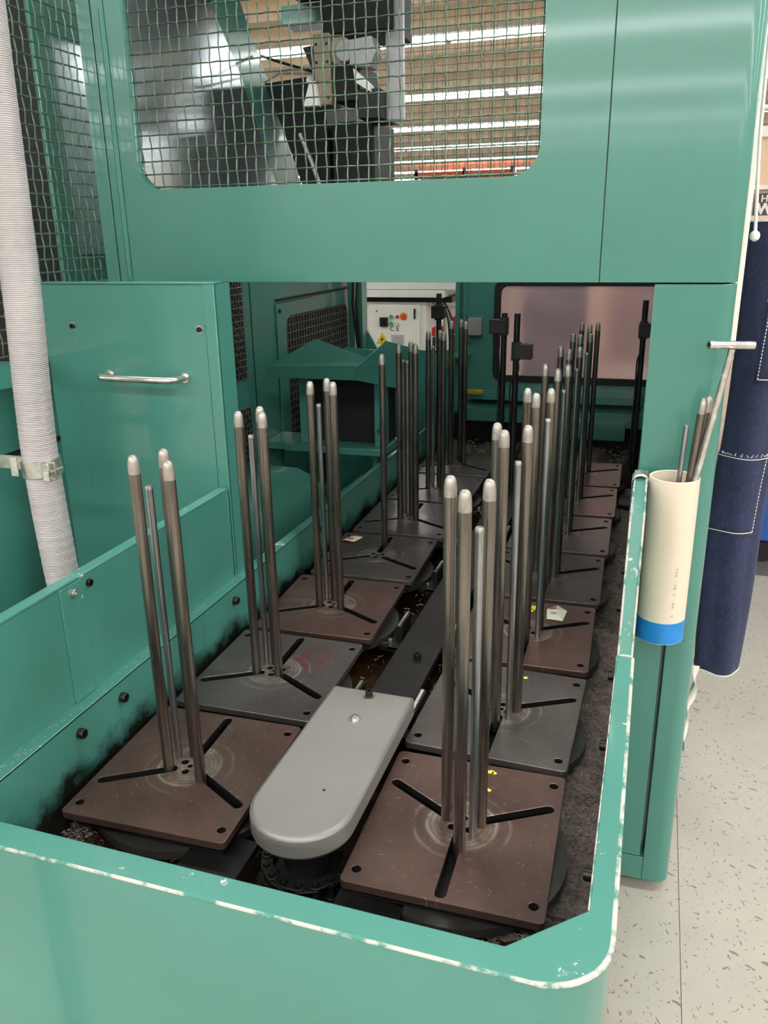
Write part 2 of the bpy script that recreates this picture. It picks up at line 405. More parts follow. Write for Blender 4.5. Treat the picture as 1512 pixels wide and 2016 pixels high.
struct(B().box(12, 12.2, -14, 28, FL, CZ).build('wall_right', wall_m))

for i in range(26):
    y = 4.2+.93*i
    B().prism([(y-.06, CZ-.16), (y+.06, CZ-.16), (y+.02, CZ-.001), (y-.02, CZ-.001)], -13.9, 11.9, 'x').build('ceiling_beam', ceil_m, bpy.data.objects['ceiling'])
# rows of fluorescent lamps below the ceiling
def lamp(x, y, first):
    z = CZ-.30
    if first is None:
        t = thing('fluorescent_lamp', '', 'lamp', (0, 0, 0))
        B().prism([(-.11, .0), (-.06, .05), (.06, .05), (.11, .0), (.10, -.004), (-.10, -.004)], -1.425, 1.425, 'x').build('housing', lamp_white, t)
        for s in (-1, 1): B().cyl((-1.40, s*.06, -.026), (1.40, s*.06, -.026), .020, 8).build('tube', tube_m, t)
        for s in (-1, 1): B().cyl((s*.9, 0, .05), (s*.9, 0, .30), .006, 6).build('hanger', lamp_white, t)
    else: t = copy_tree(first)
    t.location = (x, y, z)
    return t
proto = None
NTH = ['first', 'second', 'third', 'fourth', 'fifth', 'sixth', 'seventh', 'eighth', 'ninth', 'tenth']
for r in range(15):
    y = -13.1+2.8*r
    for c in range(7):
        x = -8.6+2.85*c
        t = lamp(x, y, proto)
        if c == 3 and r in (1, 2, 3, 4, 5, 7, 9, 12):                      # one long light shines for a whole row, from its middle fixture
            ld = bpy.data.lights.new('row_light', 'AREA'); ld.shape = 'RECTANGLE'; ld.size = 19.5; ld.size_y = .22; ld.energy = ROW_WATTS; ld.color = (.955, .985, 1.0)
            lo = bpy.data.objects.new('row_light', ld); COL.objects.link(lo); lo.parent = t; lo.location = (0, 0, -.055)
        if y > 8.5:
            t['label'] = 'lit ceiling lamp, %s from left in the %s row beyond the wire window' % (NTH[c], NTH[r-8]); t['group'] = 'ceiling lamp rows beyond the wire window'
        else: t['label'] = 'lit twin tube ceiling lamp in a row over the machine'; t['group'] = 'ceiling lamps over the machine'
        proto = proto or t

# ================================================================== STOCKER TRAY
RX, RXO, FY, FYO, RZ = .313, .338, -.133, -.166, .10
LWX = -.455
tray = thing('stocker_tray', 'long teal sheet steel tray with a scuffed rim holding the pallet plates', 'tray', (0, 0, FL))
arc = [(RXO-.07+.07*math.sin(math.radians(a)), FYO+.07-.07*math.cos(math.radians(a))) for a in range(0, 91, 9)]
outer_path = [(-1.25, FYO+.002)]+arc+[(RXO, 2.40)]
B().ribbonwall(outer_path, -.64, RZ-.002, .004).build('outer_wall', teal, tray)
rim_poly = [(-1.25, FYO)]+arc+[(RXO, .512), (RX, .512), (RX, -.062), (.236, FY), (-1.25, FY+.006)]
B().prism(rim_poly, RZ-.004, RZ).build('rim', teal_chip, tray, .0015)
B().tube([(-1.25, FYO+.001, RZ-.0025)]+[(x+(.0008 if i > 5 else 0), y, RZ-.0025) for i, (x, y) in enumerate(arc)]+[(RXO, .511, RZ-.0025)], 0, 8, lambda k: .0024 if k < 2 else .0032).build('worn_edge', teal_worn, tray)
B().ribbonwall([(RX, 2.40), (RX, -.062), (.236, FY), (-1.25, FY+.006)], -.094, RZ-.003, .003).build('inner_wall', teal_grimy, tray)
B().ribbonwall([(LWX, -.128), (LWX, 2.40)], -.094, .094, .003).build('left_inner_wall', teal_grimy, tray)
B().prism([(-.482, -.128), (LWX, -.128), (LWX, 1.9), (-.466, 1.9), (-.482, .66)], .091, .095).build('left_ledge', teal_chip, tray, .001)
B().box(-.458, RX, FY, 2.40, -.094, -.09).build('pan_floor', oil_pan, tray)
for x, y in ((-.4, 0), (.2, 0), (.2, 1.9), (-.4, 1.9)):
    B().lathe((x, y, FL), (x, y, 0), [(0, .05), (.015, .05), (.02, .02), (.08, .02)], 14).build('levelling_foot', black_steel, tray)
B().box(-.45, .3, -.12, 2.38, -.64, -.62).build('bottom_plate', teal, tray)
B().tube([(RX-.0005, -.062, RZ-.0005), (RX-.0005, .511, RZ-.0006)], .0009, 6).build('worn_inner_edge', teal_worn, tray)
for y, z in ((.099, .066), (.206, .066), (.596, .066), (1.05, .066)): capscrew((LWX, y, z), (1, 0, 0), .008, .010, tray)
for y in (-.01, .26, .47, .75, .95): capscrew((RX-.0, y+.05, .055), (-1, 0, 0), .008, .012, tray)
# the caked swarf lying along the right-hand trough, and loose chips
def bed(name, x0, x1, y0, y1, z, amp, mat, parent, sl=0., step=.012):
    b = B(); nx = max(2, int((x1-x0)/step)); ny = int((y1-y0)/step); rows = []
    for j in range(ny+1):
        rows.append([(x0+(x1-x0)*i/nx, y0+(y1-y0)*j/ny, z+sl*j/ny+amp*(random.random()-.5)) for i in range(nx+1)])
    b.strip(rows); o = b.build(name, mat, parent, 0, 80); o['kind'] = 'stuff'; return o
tag(bed('caked_swarf', .19, RX-.001, -.12, 2.2, -.062, .010, swarf_bed, None, 0., .0065), 'brown gritty layer of caked swarf in the trough beside the right plates', 'swarf')
def chips(name, n, where, size, label, mat=chip_mat):
    b = B()
    for _ in range(n):
        x, y, z = where(); s = size*random.uniform(.4, 1.3); a = random.uniform(0, 6.28); c = random.uniform(.8, 3)
        pts = []
        for k in range(5):
            g = a+c*k/4; pts.append((x+s*math.cos(g), y+s*math.sin(g), z+s*.2*k*random.random()+.001))
        w = s*.22
        b.strip([[(p[0], p[1], p[2]) for p in pts], [(p[0]+w*.3, p[1], p[2]+w) for p in pts]])
    o = b.build(name, mat, None, 0, 0, 'stuff'); return tag(o, label, 'chips')
U = random.uniform
for x0, x1 in ((-.452, -.150), (.005, .308)): B().box(x0, x1, -.130, .085, -.089, -.062).build('front_step', oil_pan, tray, .002)
def front_spot():
    c = random.random()
    if c < .2: return (U(-.45, -.40), U(.0, .06), -.061)
    if c < .45: return (U(.19, .30), U(.0, .05), -.061)
    return (random.choice((U(-.44, -.16), U(.01, .30))), U(.0, .08), -.061)
chips('steel_chips', 420, front_spot, .0055, 'loose bright metal chips on the oily pan along the front rim')
chips('swarf_flakes', 1100, lambda: (U(.20, .31), U(-.1, 2.1), -.057), .0050, 'fine pale metal flakes scattered on the caked swarf beside the right plates')
chips('ledge_chips', 150, lambda: (LWX-U(.002, .022), U(-.1, .68), .096), .0035, 'small metal chips lying on the narrow ledge of the left tray wall')
chips('gap_chips', 200, lambda: (random.choice((U(-.165, -.12), U(-.035, -.005))), U(.4, 2.1), -.048), .006, 'curled metal chips caught in the gap along the centre rail')

# -- right side guard standing on the rim, tube hanger side
g = thing('side_guard', 'short teal guard with chipped white edges rising from the right rim to the pillar', 'guard', (RX, .7, RZ))
B().prism([(.512, RZ), (.620, .318), (.895, .318), (.895, RZ)], RX, RXO, 'x').build('guard_box', teal_chip, g, .002)
for x in (RX+.0015, RXO-.0015):
    B().tube([(x, .512, RZ+.001), (x, .619, .318), (x, .893, .319)], .002, 6).build('worn_edge', teal_worn, g)
B().tube([(RX, .512, RZ+.001), (RXO, .512, RZ+.001)], .002, 6).build('worn_edge', teal_worn, g)

# -- left splash guard (two sheets with a joint) and its lip
g = thing('splash_guard', 'teal two-sheet splash guard with a folded top lip along the left of the tray', 'guard', (-.48, .3, .095))
for y0, y1 in ((-.6, .1715), (.1735, .648)):
    B().box(-.484, -.480, y0, y1, .094, .286).build('guard_sheet', teal, g, .0008)
    B().box(-.500, -.479, y0, y1, .2865, .291).build('top_lip', teal_chip, g, .001)
B().box(-.480, -.4765, .128, .1745, .096, .286).build('joint_strip', teal, g, .0006)
B().box(-.4766, -.4758, .1725, .1750, .096, .286).build('joint_edge', teal_chip, g)
B().box(-.497, -.479, .645, .6495, .094, .289).build('end_flange', teal, g, .0008)
for y in (.155, .196): capscrew((-.4765 if y < .16 else -.4795, y, .272), (1, 0, 0), .0062, .005, g, 'bolt', zinc if y < .16 else bolt_mat)
B().box(-.500, -.4838, .30, .34, -.64, .28).build('support_leg', teal, g)
B().box(-.500, -.4838, -.40, -.36, -.64, .28).build('support_leg', teal, g)

# ================================================================== CARRIER PLATES WITH BARS
P = .3066; PW, PL = .13, .144
def shaded_holes(name, me, mat, parent, bevel, smooth):
    o = link(name, me, mat, parent, bevel, smooth); me.materials.append(black_steel)       # shade inside slots and holes is put in as black on their cut walls
    for f in me.polygons:
        if abs(f.normal.z) < .5 and abs(f.center.x) < PW-.006 and abs(f.center.y) < PL-.006: f.material_index = 1
    return o
def make_pallet(side):
    t = thing('pallet_plate', '', 'pallet')
    a0 = (-90, 30, 150) if side == 'R' else (90, 210, 330)
    holes = [slot((.026*math.cos(math.radians(a)), .026*math.sin(math.radians(a))), (.130*math.cos(math.radians(a)), .130*math.sin(math.radians(a))), .0072) for a in a0]
    holes += [circ(sx*.114, sy*.119, .0062, 12) for sx in (-1, 1) for sy in (-1, 1)]
    holes += [circ(.0145*math.cos(math.radians(a+60)), .0145*math.sin(math.radians(a+60)), .0058, 12) for a in a0]+[circ(.0, .0, .0042, 10)]
    o = shaded_holes('top_plate', cutplate(rrect(-PW, PW, -PL, PL, .008, 4), holes, .012, .0012, 'z', 0.), plate_brown, t, 0, 15)
    B().box(-.118, .118, -.128, .128, -.034, -.024).build('sub_plate', black_steel, t, .001)
    B().lathe((0, 0, -.036), (0, 0, -1), [(0, .140), (.001, .146), (.014, .146), (.016, .140)], 40).build('turntable', worn_steel, t)
    B().cyl((0, 0, -.088), (0, 0, -.04), .045, 20).build('spindle', black_steel, t)
    return t
def bar_mesh():
    me = B().lathe((0, 0, -.010), (0, 0, 1), [(0, .0078), (.0005, .0083), (.478, .0083)], 16)
    return me
def new_rods():
    L = B().lathe((0, 0, -.018), (0, 0, 1), [(0, .0078), (.001, .0083), (.492, .0083)], 16)
    T = B().lathe((0, 0, .474), (0, 0, 1), [(0, .0083), (.011, .0080), (.0175, .0075), (.0215, .0067), (.0240, .0054), (.0256, .0036), (.0262, .0016)], 16)
    S = B().lathe((0, 0, -.018), (0, 0, 1), [(0, .0054), (.461, .0056)], 14)
    S2 = B().lathe((0, 0, .443), (0, 0, 1), [(0, .0057), (.004, .0056), (.0055, .0046)], 14)
    return [b.build('x', m) for b, m in ((L, rod_steel), (T, tip_steel), (S, rod_bright), (S2, tip_steel))]
_rod = new_rods(); rod_me = [o.data for o in _rod]
for o in _rod: bpy.data.objects.remove(o)
def add_bars(t, longs, shorts):
    for (x, y) in longs:
        o = bpy.data.objects.new('guide_bar', rod_me[0]); COL.objects.link(o); o.parent = t; o.location = (x, y, U(-.001, .001)); o.rotation_euler = (0, 0, U(0, 6))
        k = bpy.data.objects.new('rounded_tip', rod_me[1]); COL.objects.link(k); k.parent = o
    for (x, y) in shorts:
        o = bpy.data.objects.new('thin_bar', rod_me[2]); COL.objects.link(o); o.parent = t; o.location = (x, y, U(-.002, .002)); o.rotation_euler = (0, 0, U(0, 6))
        k = bpy.data.objects.new('cut_end', rod_me[3]); COL.objects.link(k); k.parent = o
protoR, protoL = make_pallet('R'), make_pallet('L')
NR = [(-.025, .014), (.001, -.036), (.024, .013)]; NRs = [(.018, -.014)]
NL = [(-.027, -.014), (-.003, .026), (.024, -.018)]; NLs = [(-.025, .020)]
ORD = ['nearest the front rim', 'second from the front', 'third from the front', 'fourth from the front', 'fifth from the front', 'sixth from the front', 'farthest from the front']
SPEC = {
 ('R', 0): (plate_brown, 1.0, [(-.023, .009), (.006, -.045), (.025, .008)], [(.019, -.019)], 'brown pallet plate with yellow marks in the right row'),
 ('R', 1): (plate_grey, -1.3, [(-.023, .009), (-.002, -.040), (.026, .002)], [(.017, -.025)], 'grey steel pallet plate with four bars in the right row'),
 ('R', 2): (plate_brown, 1.4, [(-.021, .006), (.0, -.037), (.022, .014)], [(.022, -.024)], 'brown pallet plate under a small plastic bag in the right row'),
 ('R', 3): (plate_grey, 1.5, [(-.027, .010), (.005, -.046), (.022, .016)], [(.017, -.013)], 'dark pallet plate with four bars in the right row'),
 ('R', 4): (plate_grey, 1.3, [(-.028, .014), (-.003, -.030), (.020, .015)], [(.017, -.012)], 'dark pallet plate with four bars in the right row'),
 ('R', 5): (plate_brown, 1.2, [(-.027, .016), (-.004, -.024), (.022, .014)], [(.016, -.010)], 'brown pallet plate with four bars in the right row'),
 ('R', 6): (plate_brown, .8, [(-.029, .016), (-.001, -.026), (.021, .020)], [], 'brown pallet plate with three bars in the right row'),
 ('L', 0): (plate_brown, 1.8, [(-.028, -.014), (-.006, .028), (.033, -.027)], [(-.029, .018)], 'brown pallet plate with four bars in the left row'),
 ('L', 1): (plate_red, 1.0, [(-.029, -.015), (-.008, .026), (.014, -.012)], [(-.026, .022)], 'grey pallet plate with a red stain in the left row'),
 ('L', 2): (plate_brown, 2.4, [(-.027, -.015), (-.004, .022), (.024, -.020)], [(-.022, .018)], 'brown steel pallet plate with four bars in the left row'),
 ('L', 3): (plate_grey, 2.2, [(-.002, .082)], [], 'dark pallet plate with a single bar in the left row'),
 ('L', 4): (plate_grey, 1.2, [(-.026, -.014), (-.002, .026), (.021, -.014)], [(-.026, .030), (-.012, .021)], 'dark pallet plate with five bars in the left row'),
 ('L', 5): (plate_grey, .6, [(-.026, -.010), (.004, .020), (.024, -.018)], [(-.018, .020)], 'dark pallet plate with four bars in the left row'),
 ('L', 6): (plate_grey, .6, [(-.028, -.006), (-.006, .050), (.022, -.008)], [(-.036, .060)], 'dark pallet plate with four bars in the left row'),
}
usedp = set(); PAL = {}
for (sd, k), (mt, rot, lo, sh, lab) in SPEC.items():
    src = protoR if sd == 'R' else protoL
    if sd not in usedp: t = src; usedp.add(sd)
    else: t = copy_tree(src)
    PAL[(sd, k)] = (t, mt, lo, sh)
for (sd, k), (t, mt, lo, sh) in PAL.items():
    rot, lab = SPEC[(sd, k)][1], SPEC[(sd, k)][4]
    t['label'] = lab+', '+ORD[k]; t['group'] = 'pallet plates of the right row' if sd == 'R' else 'pallet plates of the left row'
    t.location = (PW if sd == 'R' else -.1736-PW, .146+k*P+(.0085 if sd == 'L' else 0), 0); t.rotation_euler = (0, 0, math.radians(rot))
    for c in t.children:
        if c.name.startswith('top_plate') and mt is not plate_brown:
            c.material_slots[0].link = 'OBJECT'; c.material_slots[0].material = mt
    add_bars(t, lo, sh)
# yellow hand-painted marks on three right plates (flat paint)
def marks(t, strokes):
    b = B()
    for (x, y, pts) in strokes:
        for (p, q, w) in pts:
            p = Vector((x+p[0], y+p[1], .0004)); q = Vector((x+q[0], y+q[1], .0004)); d = (q-p).normalized(); n = Vector((-d.y, d.x, 0))*w
            b.add([p-n, q-n*.8, q+n, p+n*.9], [(0, 1, 2, 3)])
    o = b.build('yellow_mark', yellow_paint, t, 0, 0); o['label'] = 'yellow painted mark'
marks(PAL[('R', 0)][0], [(.004, .122, [((-.012, 0), (-.001, .004), .0035), ((.010, .004), (.019, .006), .004), ((.017, .006), (.023, .002), .003)]), (.004, .083, [((-.008, 0), (.0, .006), .003), ((.013, .004), (.022, -.001), .003)])])
marks(PAL[('R', 1)][0], [(.0, .118, [((-.012, .002), (.012, .006), .005), ((.020, .0), (.024, -.006), .004)]), (.0, .094, [((-.010, .004), (.014, -.002), .0035)])])
marks(PAL[('R', 2)][0], [(-.004, .112, [((-.010, -.006), (.004, .010), .003), ((-.010, -.006), (.004, -.006), .003), ((.004, .010), (.004, -.012), .003), ((-.012, -.018), (.004, -.018), .004)])])
# small tags lying on plates
pt = thing('paper_tag', 'small curled cream paper tag with red print on a dark left plate', 'tag', (-.405, 1.158, .0))
b = B(); rows = []
for i in range(5):
    rows.append([(-.405-.018+.036*j/4+.004*i-.008, 1.158-.026+.052*i/4, .002+.006*math.sin(j/4*math.pi)*.4+.005*(i == 0)) for j in range(5)])
b.strip(rows); o = b.build('paper', paper, pt); o.modifiers.new('s', 'SOLIDIFY').thickness = .0008
B().box(-.414, -.398, 1.155, 1.162, .0052, .0056).build('red_print', red_ink, pt); B().box(-.413, -.402, 1.143, 1.146, .0052, .0056).build('grey_print', grey_ink, pt)
pb = thing('plastic_bag', 'tiny clear plastic bag with red and green print on a brown right plate', 'bag', (.177, .85, 0))
bag = N('clear_bag_film'); bag.base(lin((222, 216, 200))); bag.set(.25); bag.p.inputs['Alpha'].default_value = .85
B().add([(.160, .822, .001), (.194, .820, .001), (.198, .868, .003), (.176, .888, .004), (.155, .868, .002), (.176, .850, .012)], [(0, 1, 5), (1, 2, 5), (2, 3, 5), (3, 4, 5), (4, 0, 5), (4, 3, 2, 1, 0)]).build('film', bag.m, pb, 0, 0)
B().add([(.161, .860, .0078), (.176, .857, .0125), (.177, .866, .0105), (.161, .869, .006)], [(0, 1, 2, 3)]).build('red_print', red_ink, pb, 0, 0)
B().add([(.166, .836, .0077), (.180, .836, .0082), (.178, .842, .0105), (.167, .842, .0095)], [(0, 1, 2, 3)]).build('grey_print', grey_ink, pb, 0, 0)

# ================================================================== CENTRE OF THE CONVEYOR
cr = thing('centre_rail', 'long black steel centre rail with guide blocks between the two plate rows', 'rail', (-.08, 1.2, -.13))
B().box(-.118, -.032, .30, 2.3, -.036, -.022).build('rail_plate', black_steel, cr, .001)
B().box(-.100, -.050, .30, 2.3, -.089, -.036).build('rail_web', black_steel, cr)
for y in (.40, .62, 1.0, 1.4, 1.8): capscrew((-.075 if y < .5 else -.068, y, -.022), (0, 0, 1), .0075, .012, cr)
for i in range(7):
    y = .44+i*P
    for sx, x in ((-1, -.142), (1, -.020)):
        B().box(x-.013, x+.013, y-.055, y+.055, -.052, -.044).build('cross_plate', black_steel, cr, .001)
        B().box(x+(-.0 if sx < 0 else -.006), x+(.012 if sx < 0 else .008), y-.03, y+.045, -.044, -.008).build('guide_block', black_steel, cr, .001)
        B().box(x+(.0035 if sx < 0 else -.002), x+(.0085 if sx < 0 else .004), y-.03, y+.045, -.0078, -.006).build('wear_strip', bright, cr)
        capscrew((x-.008*1, y-.045, -.044), (0, 0, 1), .005, .012, cr, 'bolt', bright)
    B().box(-.172, -.118, y-.055, y-.015, -.056, -.046).build('carrier_arm', black_steel, cr, .001)
    B().box(-.032, .0, y-.055, y-.015, -.056, -.046).build('carrier_arm', black_steel, cr, .001)
for sx in (-1, 1):
    B().box(-.075+sx*.115-.045, -.075+sx*.115+.045, -.015, .07, -.050, -.036).build('carrier_arm', black_steel, cr, .001)
# grey end cover with a rounded nose
cv = thing('chain_cover', 'satin grey metal cover with a rounded end over the front of the centre rail', 'cover', (-.073, .18, .012))
def stadium(x0, x1, ye, yb, n=24):
    r = (x1-x0)/2; cx = (x0+x1)/2; cy = yb+r
    return [(x1, ye), (x0, ye)]+[(cx-r*math.cos(math.pi*i/n), cy-r*math.sin(math.pi*i/n)) for i in range(n+1)]
B().prism(stadium(-.1455, -.0005, .368, -.004), .014, .050).build('cover_shell', alu_cover, cv, .006)
for y in (.347, .278):
    B().cyl((-.074, y, .050), (-.074, y, .0512), .0105, 20).build('washer', bright, cv)
    capscrew((-.074, y, .0512), (0, 0, 1), .0062, .010 if y > .3 else .005, cv, 'bolt', black_steel if y > .3 else bright)
B().cyl((-.055, .100, .050), (-.055, .100, .0504), .0022, 10).build('pin_hole', black_steel, cv)
# end sprocket with its chain
sp = thing('end_sprocket', 'greasy end sprocket with roller chain under the nose of the grey cover', 'sprocket', (-.073, .045, -.13))
cx, cy, R = -.073, .074, .058
B().cyl((cx, cy, -.089), (cx, cy, .013), .034, 24).build('hub', black_steel, sp)
teeth = []
for i in range(26):
    r = R-.006 if i % 2 else R-.016; a = 2*math.pi*i/26; teeth.append((cx+r*math.cos(a), cy+r*math.sin(a)))
B().prism(teeth, -.064, -.056).build('sprocket_wheel', black_steel, sp)
for i in range(9):
    a = math.pi*.95+math.pi*i/9*1.1; st = math.pi*1.1/9; p = (cx+R*math.cos(a), cy+R*math.sin(a)); q = (cx+R*math.cos(a+st), cy+R*math.sin(a+st))
    zz = (-.050, -.0465) if i % 2 else (-.0465, -.043)
    for za, zb in (zz, (-.120-zz[1], -.120-zz[0])): B().prism(slot(p, q, .0085, 5), za, zb).build('chain_link', black_steel, sp, .0008)
    B().lathe((p[0], p[1], -.077), (p[0], p[1], 0), [(0, .0052), (.034, .0052), (.034, .004), (.0365, .004), (.0365, .002)], 10).build('chain_roller', black_steel, sp)

# ================================================================== FRONT PORTAL (window panel, seam panel, left post)
PY = .90; PZ = .685; PT = 2.25
po = thing('window_panel', 'large glossy teal front panel with a rounded window of woven wire', 'panel', (-.3, PY, PZ))
plate('panel', teal, po, [(-.822, PZ), (.2165, PZ), (.2165, PT), (-.822, PT)], [rrect(-.782, .094, .880, 1.50, .055)], .03, .0008, 'y', PY)
wm = screen(-.80, .11, .86, 1.52, .0228, .0262, .0016, .0019, lambda u, v, w: (u, PY+.022+w, v), 5, 5).build('wire_mesh', wire, po)
fr = thing('corner_fascia', 'plain glossy teal fascia with a rounded right edge above the pillar', 'panel', (.34, PY, PZ))
def pillar_path(x0, r=.030, xr=.466, yb=.5): return [(x0, PY)]+[(xr-r+r*math.sin(math.radians(a)), PY+r-r*math.cos(math.radians(a))) for a in range(0, 91, 10)]+[(xr, PY+.18)]
def solid(path, back): return path+[(path[0][0], back)]
B().prism(solid(pillar_path(.2182), PY+.18), PZ, PT).build('fascia', teal, fr, .0005)
B().box(.21655, .21815, PY+.0012, PY+.03, PZ, PT).build('seam_dark_strip', rubber, fr)  # black strip added so the seam reads as a dark, shaded gap
B().box(-.8, .21, PY+.03, PY+.06, PZ, PZ+.05).build('inner_stiffener', teal, po)
pl = thing('corner_pillar', 'teal corner pillar with a recessed lower door standing on the tiled floor', 'pillar', (.39, PY, -.69))
PB = -.690
B().prism(solid(pillar_path(.3195), PY+.18), -.05, PZ-.003).build('upper_column', teal, pl, .0015)
B().prism([(.3195, PY+.03), (.404, PY+.03), (.404, PY+.14), (.3195, PY+.14)], PB, -.05).build('lower_core', teal, pl)
lo = [(.4065, PY)]+pillar_path(.41)[1:]+[(.4065, PY+.18)]
B().prism(lo, PB, -.05).build('lower_column', teal, pl, .0015)
B().box(.3195, .4060, PY, PY+.10, PB, -.6265).build('lower_kick', teal, pl, .001)
B().box(.3195, .3980, PY-.001, PY+.02, -.623, -.052).build('door_leaf', teal, pl, .0015)
for x in (.36, .44): B().lathe((x, PY+.10, FL), (x, PY+.10, 0), [(0, .03), (.012, .03), (.015, .012), (.05, .012)], 12).build('levelling_foot', black_steel, pl)
ps = thing('corner_post', 'narrow teal post with a ridge between the two woven wire screens', 'post', (-.855, PY, PZ))
B().box(-.890, -.8565, PY, PY+.05, -.7, PT).build('outer_strip', teal, ps, .001)
B().box(-.8525, -.823, PY-.002, PY+.05, -.7, PT).build('inner_strip', teal, ps, .001)
B().box(-.856, -.852, PY+.02, PY+.045, -.7, PT).build('joint', rubber, ps)
B().tube([(-.828, PY-.003, PZ+.005), (-.828, PY-.003, 1.235)], .0045, 8).build('ridge', teal, ps)
# side screen running towards the camera
ss = thing('side_screen', 'dark woven wire side screen beside the grey hose', 'screen', (-.89, .55, .56))
screen(.30, .897, .56, 1.40, .0228, .0258, .0018, .0022, lambda u, v, w: (-.90+w*.6, u, v), 5, 4).build('wire_mesh', wire, ss)
B().box(-.915, -.893, .27, .897, 1.40, 1.43).build('top_rail', teal, ss); B().box(-.915, -.893, .27, .297, .50, 1.40).build('end_rail', teal, ss); B().box(-.915, -.893, .27, .897, .50, .545).build('bottom_rail', teal, ss)

# ================================================================== ACCESS PANEL WITH HANDLE
AY = .66
ap = thing('access_panel', 'teal access panel with a stainless pull handle left of the bars', 'panel', (-.68, AY, -.3))
B().box(-.886, -.504, AY, AY+.012, -.64, .694).build('panel_sheet', teal, ap, .001)
B().box(-.886, -.478, AY-.004, AY+.03, .694, .698).build('top_lip', teal, ap, .0012)
B().box(-.503, -.479, AY-.004, AY+.004, -.64, .694).build('edge_flange', teal, ap, .0012)
B().box(-.482, -.479, AY, AY+.06, -.64, .694).build('return_flange', teal, ap, .0008)
B().box(-.818, -.505, AY-.0016, AY, .05, .618).build('cover_sheet', teal, ap, .0006)
for x, z in ((-.812, .611), (-.517, .609)): 
    B().cyl((x, AY-.0016, z), (x, AY-.003, z), .0075, 16).build('washer', zinc, ap); capscrew((x, AY-.003, z), (0, -1, 0), .0055, .004, ap, 'screw', bolt_mat)
hy = AY-.046; hx0, hx1, hz = -.735, -.560, .514
pts = [(hx0, AY-.003, hz)]+[(hx0+.016-.016*math.cos(math.radians(a)), hy+.016-.016*math.sin(math.radians(a)), hz) for a in range(0, 91, 15)]+[(hx1-.016+.016*math.sin(math.radians(a)), hy+.016-.016*math.cos(math.radians(a)), hz) for a in range(0, 91, 15)]+[(hx1, AY-.003, hz)]
h = B().tube(pts, .0068, 12).build('pull_handle', bright, ap); h['label'] = 'stainless pull handle'
for x in (hx0, hx1): B().cyl((x, AY-.0017, hz), (x, AY-.0045, hz), .0105, 18).build('handle_collar', bright, h)

# ================================================================== HOSE
ho = thing('spiral_hose', 'fat ribbed grey hose running down behind the splash guard', 'hose', (-.76, .45, -.05))
def catmull(P_, n):
    P_ = [Vector(p) for p in P_]; P_ = [2*P_[0]-P_[1]]+P_+[2*P_[-1]-P_[-2]]; out = []
    for i in range(1, len(P_)-2):
        for k in range(n):
            t = k/n; a, b, c, d = P_[i-1:i+3]
            out.append(.5*((2*b)+(c-a)*t+(2*a-5*b+4*c-d)*t*t+(3*b-a-3*c+d)*t**3))
    return out+[P_[-2]]
HP = [(-.742, .47, 1.34), (-.740, .455, 1.041), (-.744, .45, .705), (-.757, .45, .487), (-.760, .45, .36), (-.752, .45, .16), (-.735, .45, -.05), (-.72, .45, -.3)]
hp = catmull(HP, 60)
B().tube(hp, .0335, 20, lambda k: .0326+.0002*math.sin(k*1.2)).build('hose_body', hose_m, ho, 0, 80)
hc = Vector((-.760, .45, .372))
b = B(); b.lathe(hc+Vector((-.001, 0, .014)), hc+Vector((.002, 0, -.016)), [(0, .0355), (0, .0372), (.030, .0372), (.030, .0355)], 28)
k = b.build('clamp_band', zinc, ho, 0, 40); k['label'] = 'zinc pipe clamp'
c = B().box(-.728, -.712, .412, .4145, .355, .389).build('clamp_ear', zinc, k, .001); B().box(-.728, -.708, .424, .4265, .355, .389).build('clamp_ear', zinc, k, .001)
B().cyl((-.714, .405, .372), (-.714, .450, .372), .0028, 8).build('clamp_screw', zinc, k); B().cyl((-.714, .4115, .372), (-.714, .406, .372), .0062, 12).build('screw_head', bright, k)
B().box(-.812, -.795, .425, .428, .355, .392).build('clamp_ear', zinc, k, .001)
B().box(-.90, -.79, .455, .459, .360, .386).build('clamp_bracket', zinc, ho)

# ================================================================== INSIDE OF THE CELL
cw = thing('cell_side_wall', 'dark teal left inner wall of the cell behind the bars', 'wall panel', (-.87, 1.7, -.5))
plate('wall_sheet', teal, cw, [(.96, -.6), (2.6, -.6), (2.6, .64), (2.20, .70), (2.02, .94), (1.80, 1.22), (1.60, 1.45), (1.45, PT), (.96, PT)], [], .008, .001, 'x', -.872)
B().add([(-.868, 1.00, .72), (-.868, 1.84, .72), (-.868, 1.80, .94), (-.868, 1.60, 1.22), (-.868, 1.46, 1.36), (-.868, 1.36, 1.60), (-.868, 1.00, 1.60)], [(0, 1, 2, 3, 4, 5, 6)]).build('brushed_sheet', sheet_m, cw, 0, 0).modifiers.new('s', 'SOLIDIFY').thickness = .004
for y in (1.19, 1.57): B().box(-.873, -.8705, y, y+.004, -.5, .70).build('sheet_joint', rubber, cw)
def strip_screen(y0, y1, z0, z1): return screen(y0, y1, z0, z1, .0172, .0195, .0016, .002, lambda u, v, w: (-.866+w, u, v), 4, 4)
for nm, (y0, y1, z0, z1) in (('upper', (1.33, 1.52, .36, .72)), ('lower', (1.36, 1.53, .0, .27))):
    B().box(-.8712, -.8700, y0, y1, z0, z1).build('vent_backing', rubber, cw); strip_screen(y0+.004, y1-.004, z0+.004, z1-.004).build('vent_mesh', wire_dark, cw)
vp = thing('vent_panel', 'framed teal vent panel with dark woven wire on the inner side wall', 'vent', (-.87, 2.1, .25))
plate('vent_frame', teal, vp, [(1.745, .02), (2.50, .02), (2.50, .578), (1.745, .568)], [rrect(1.815, 2.41, .06, .522, .04)], .004, .001, 'x', -.8655)
B().box(-.8698, -.8692, 1.80, 2.43, .05, .53).build('vent_backing', rubber, vp)
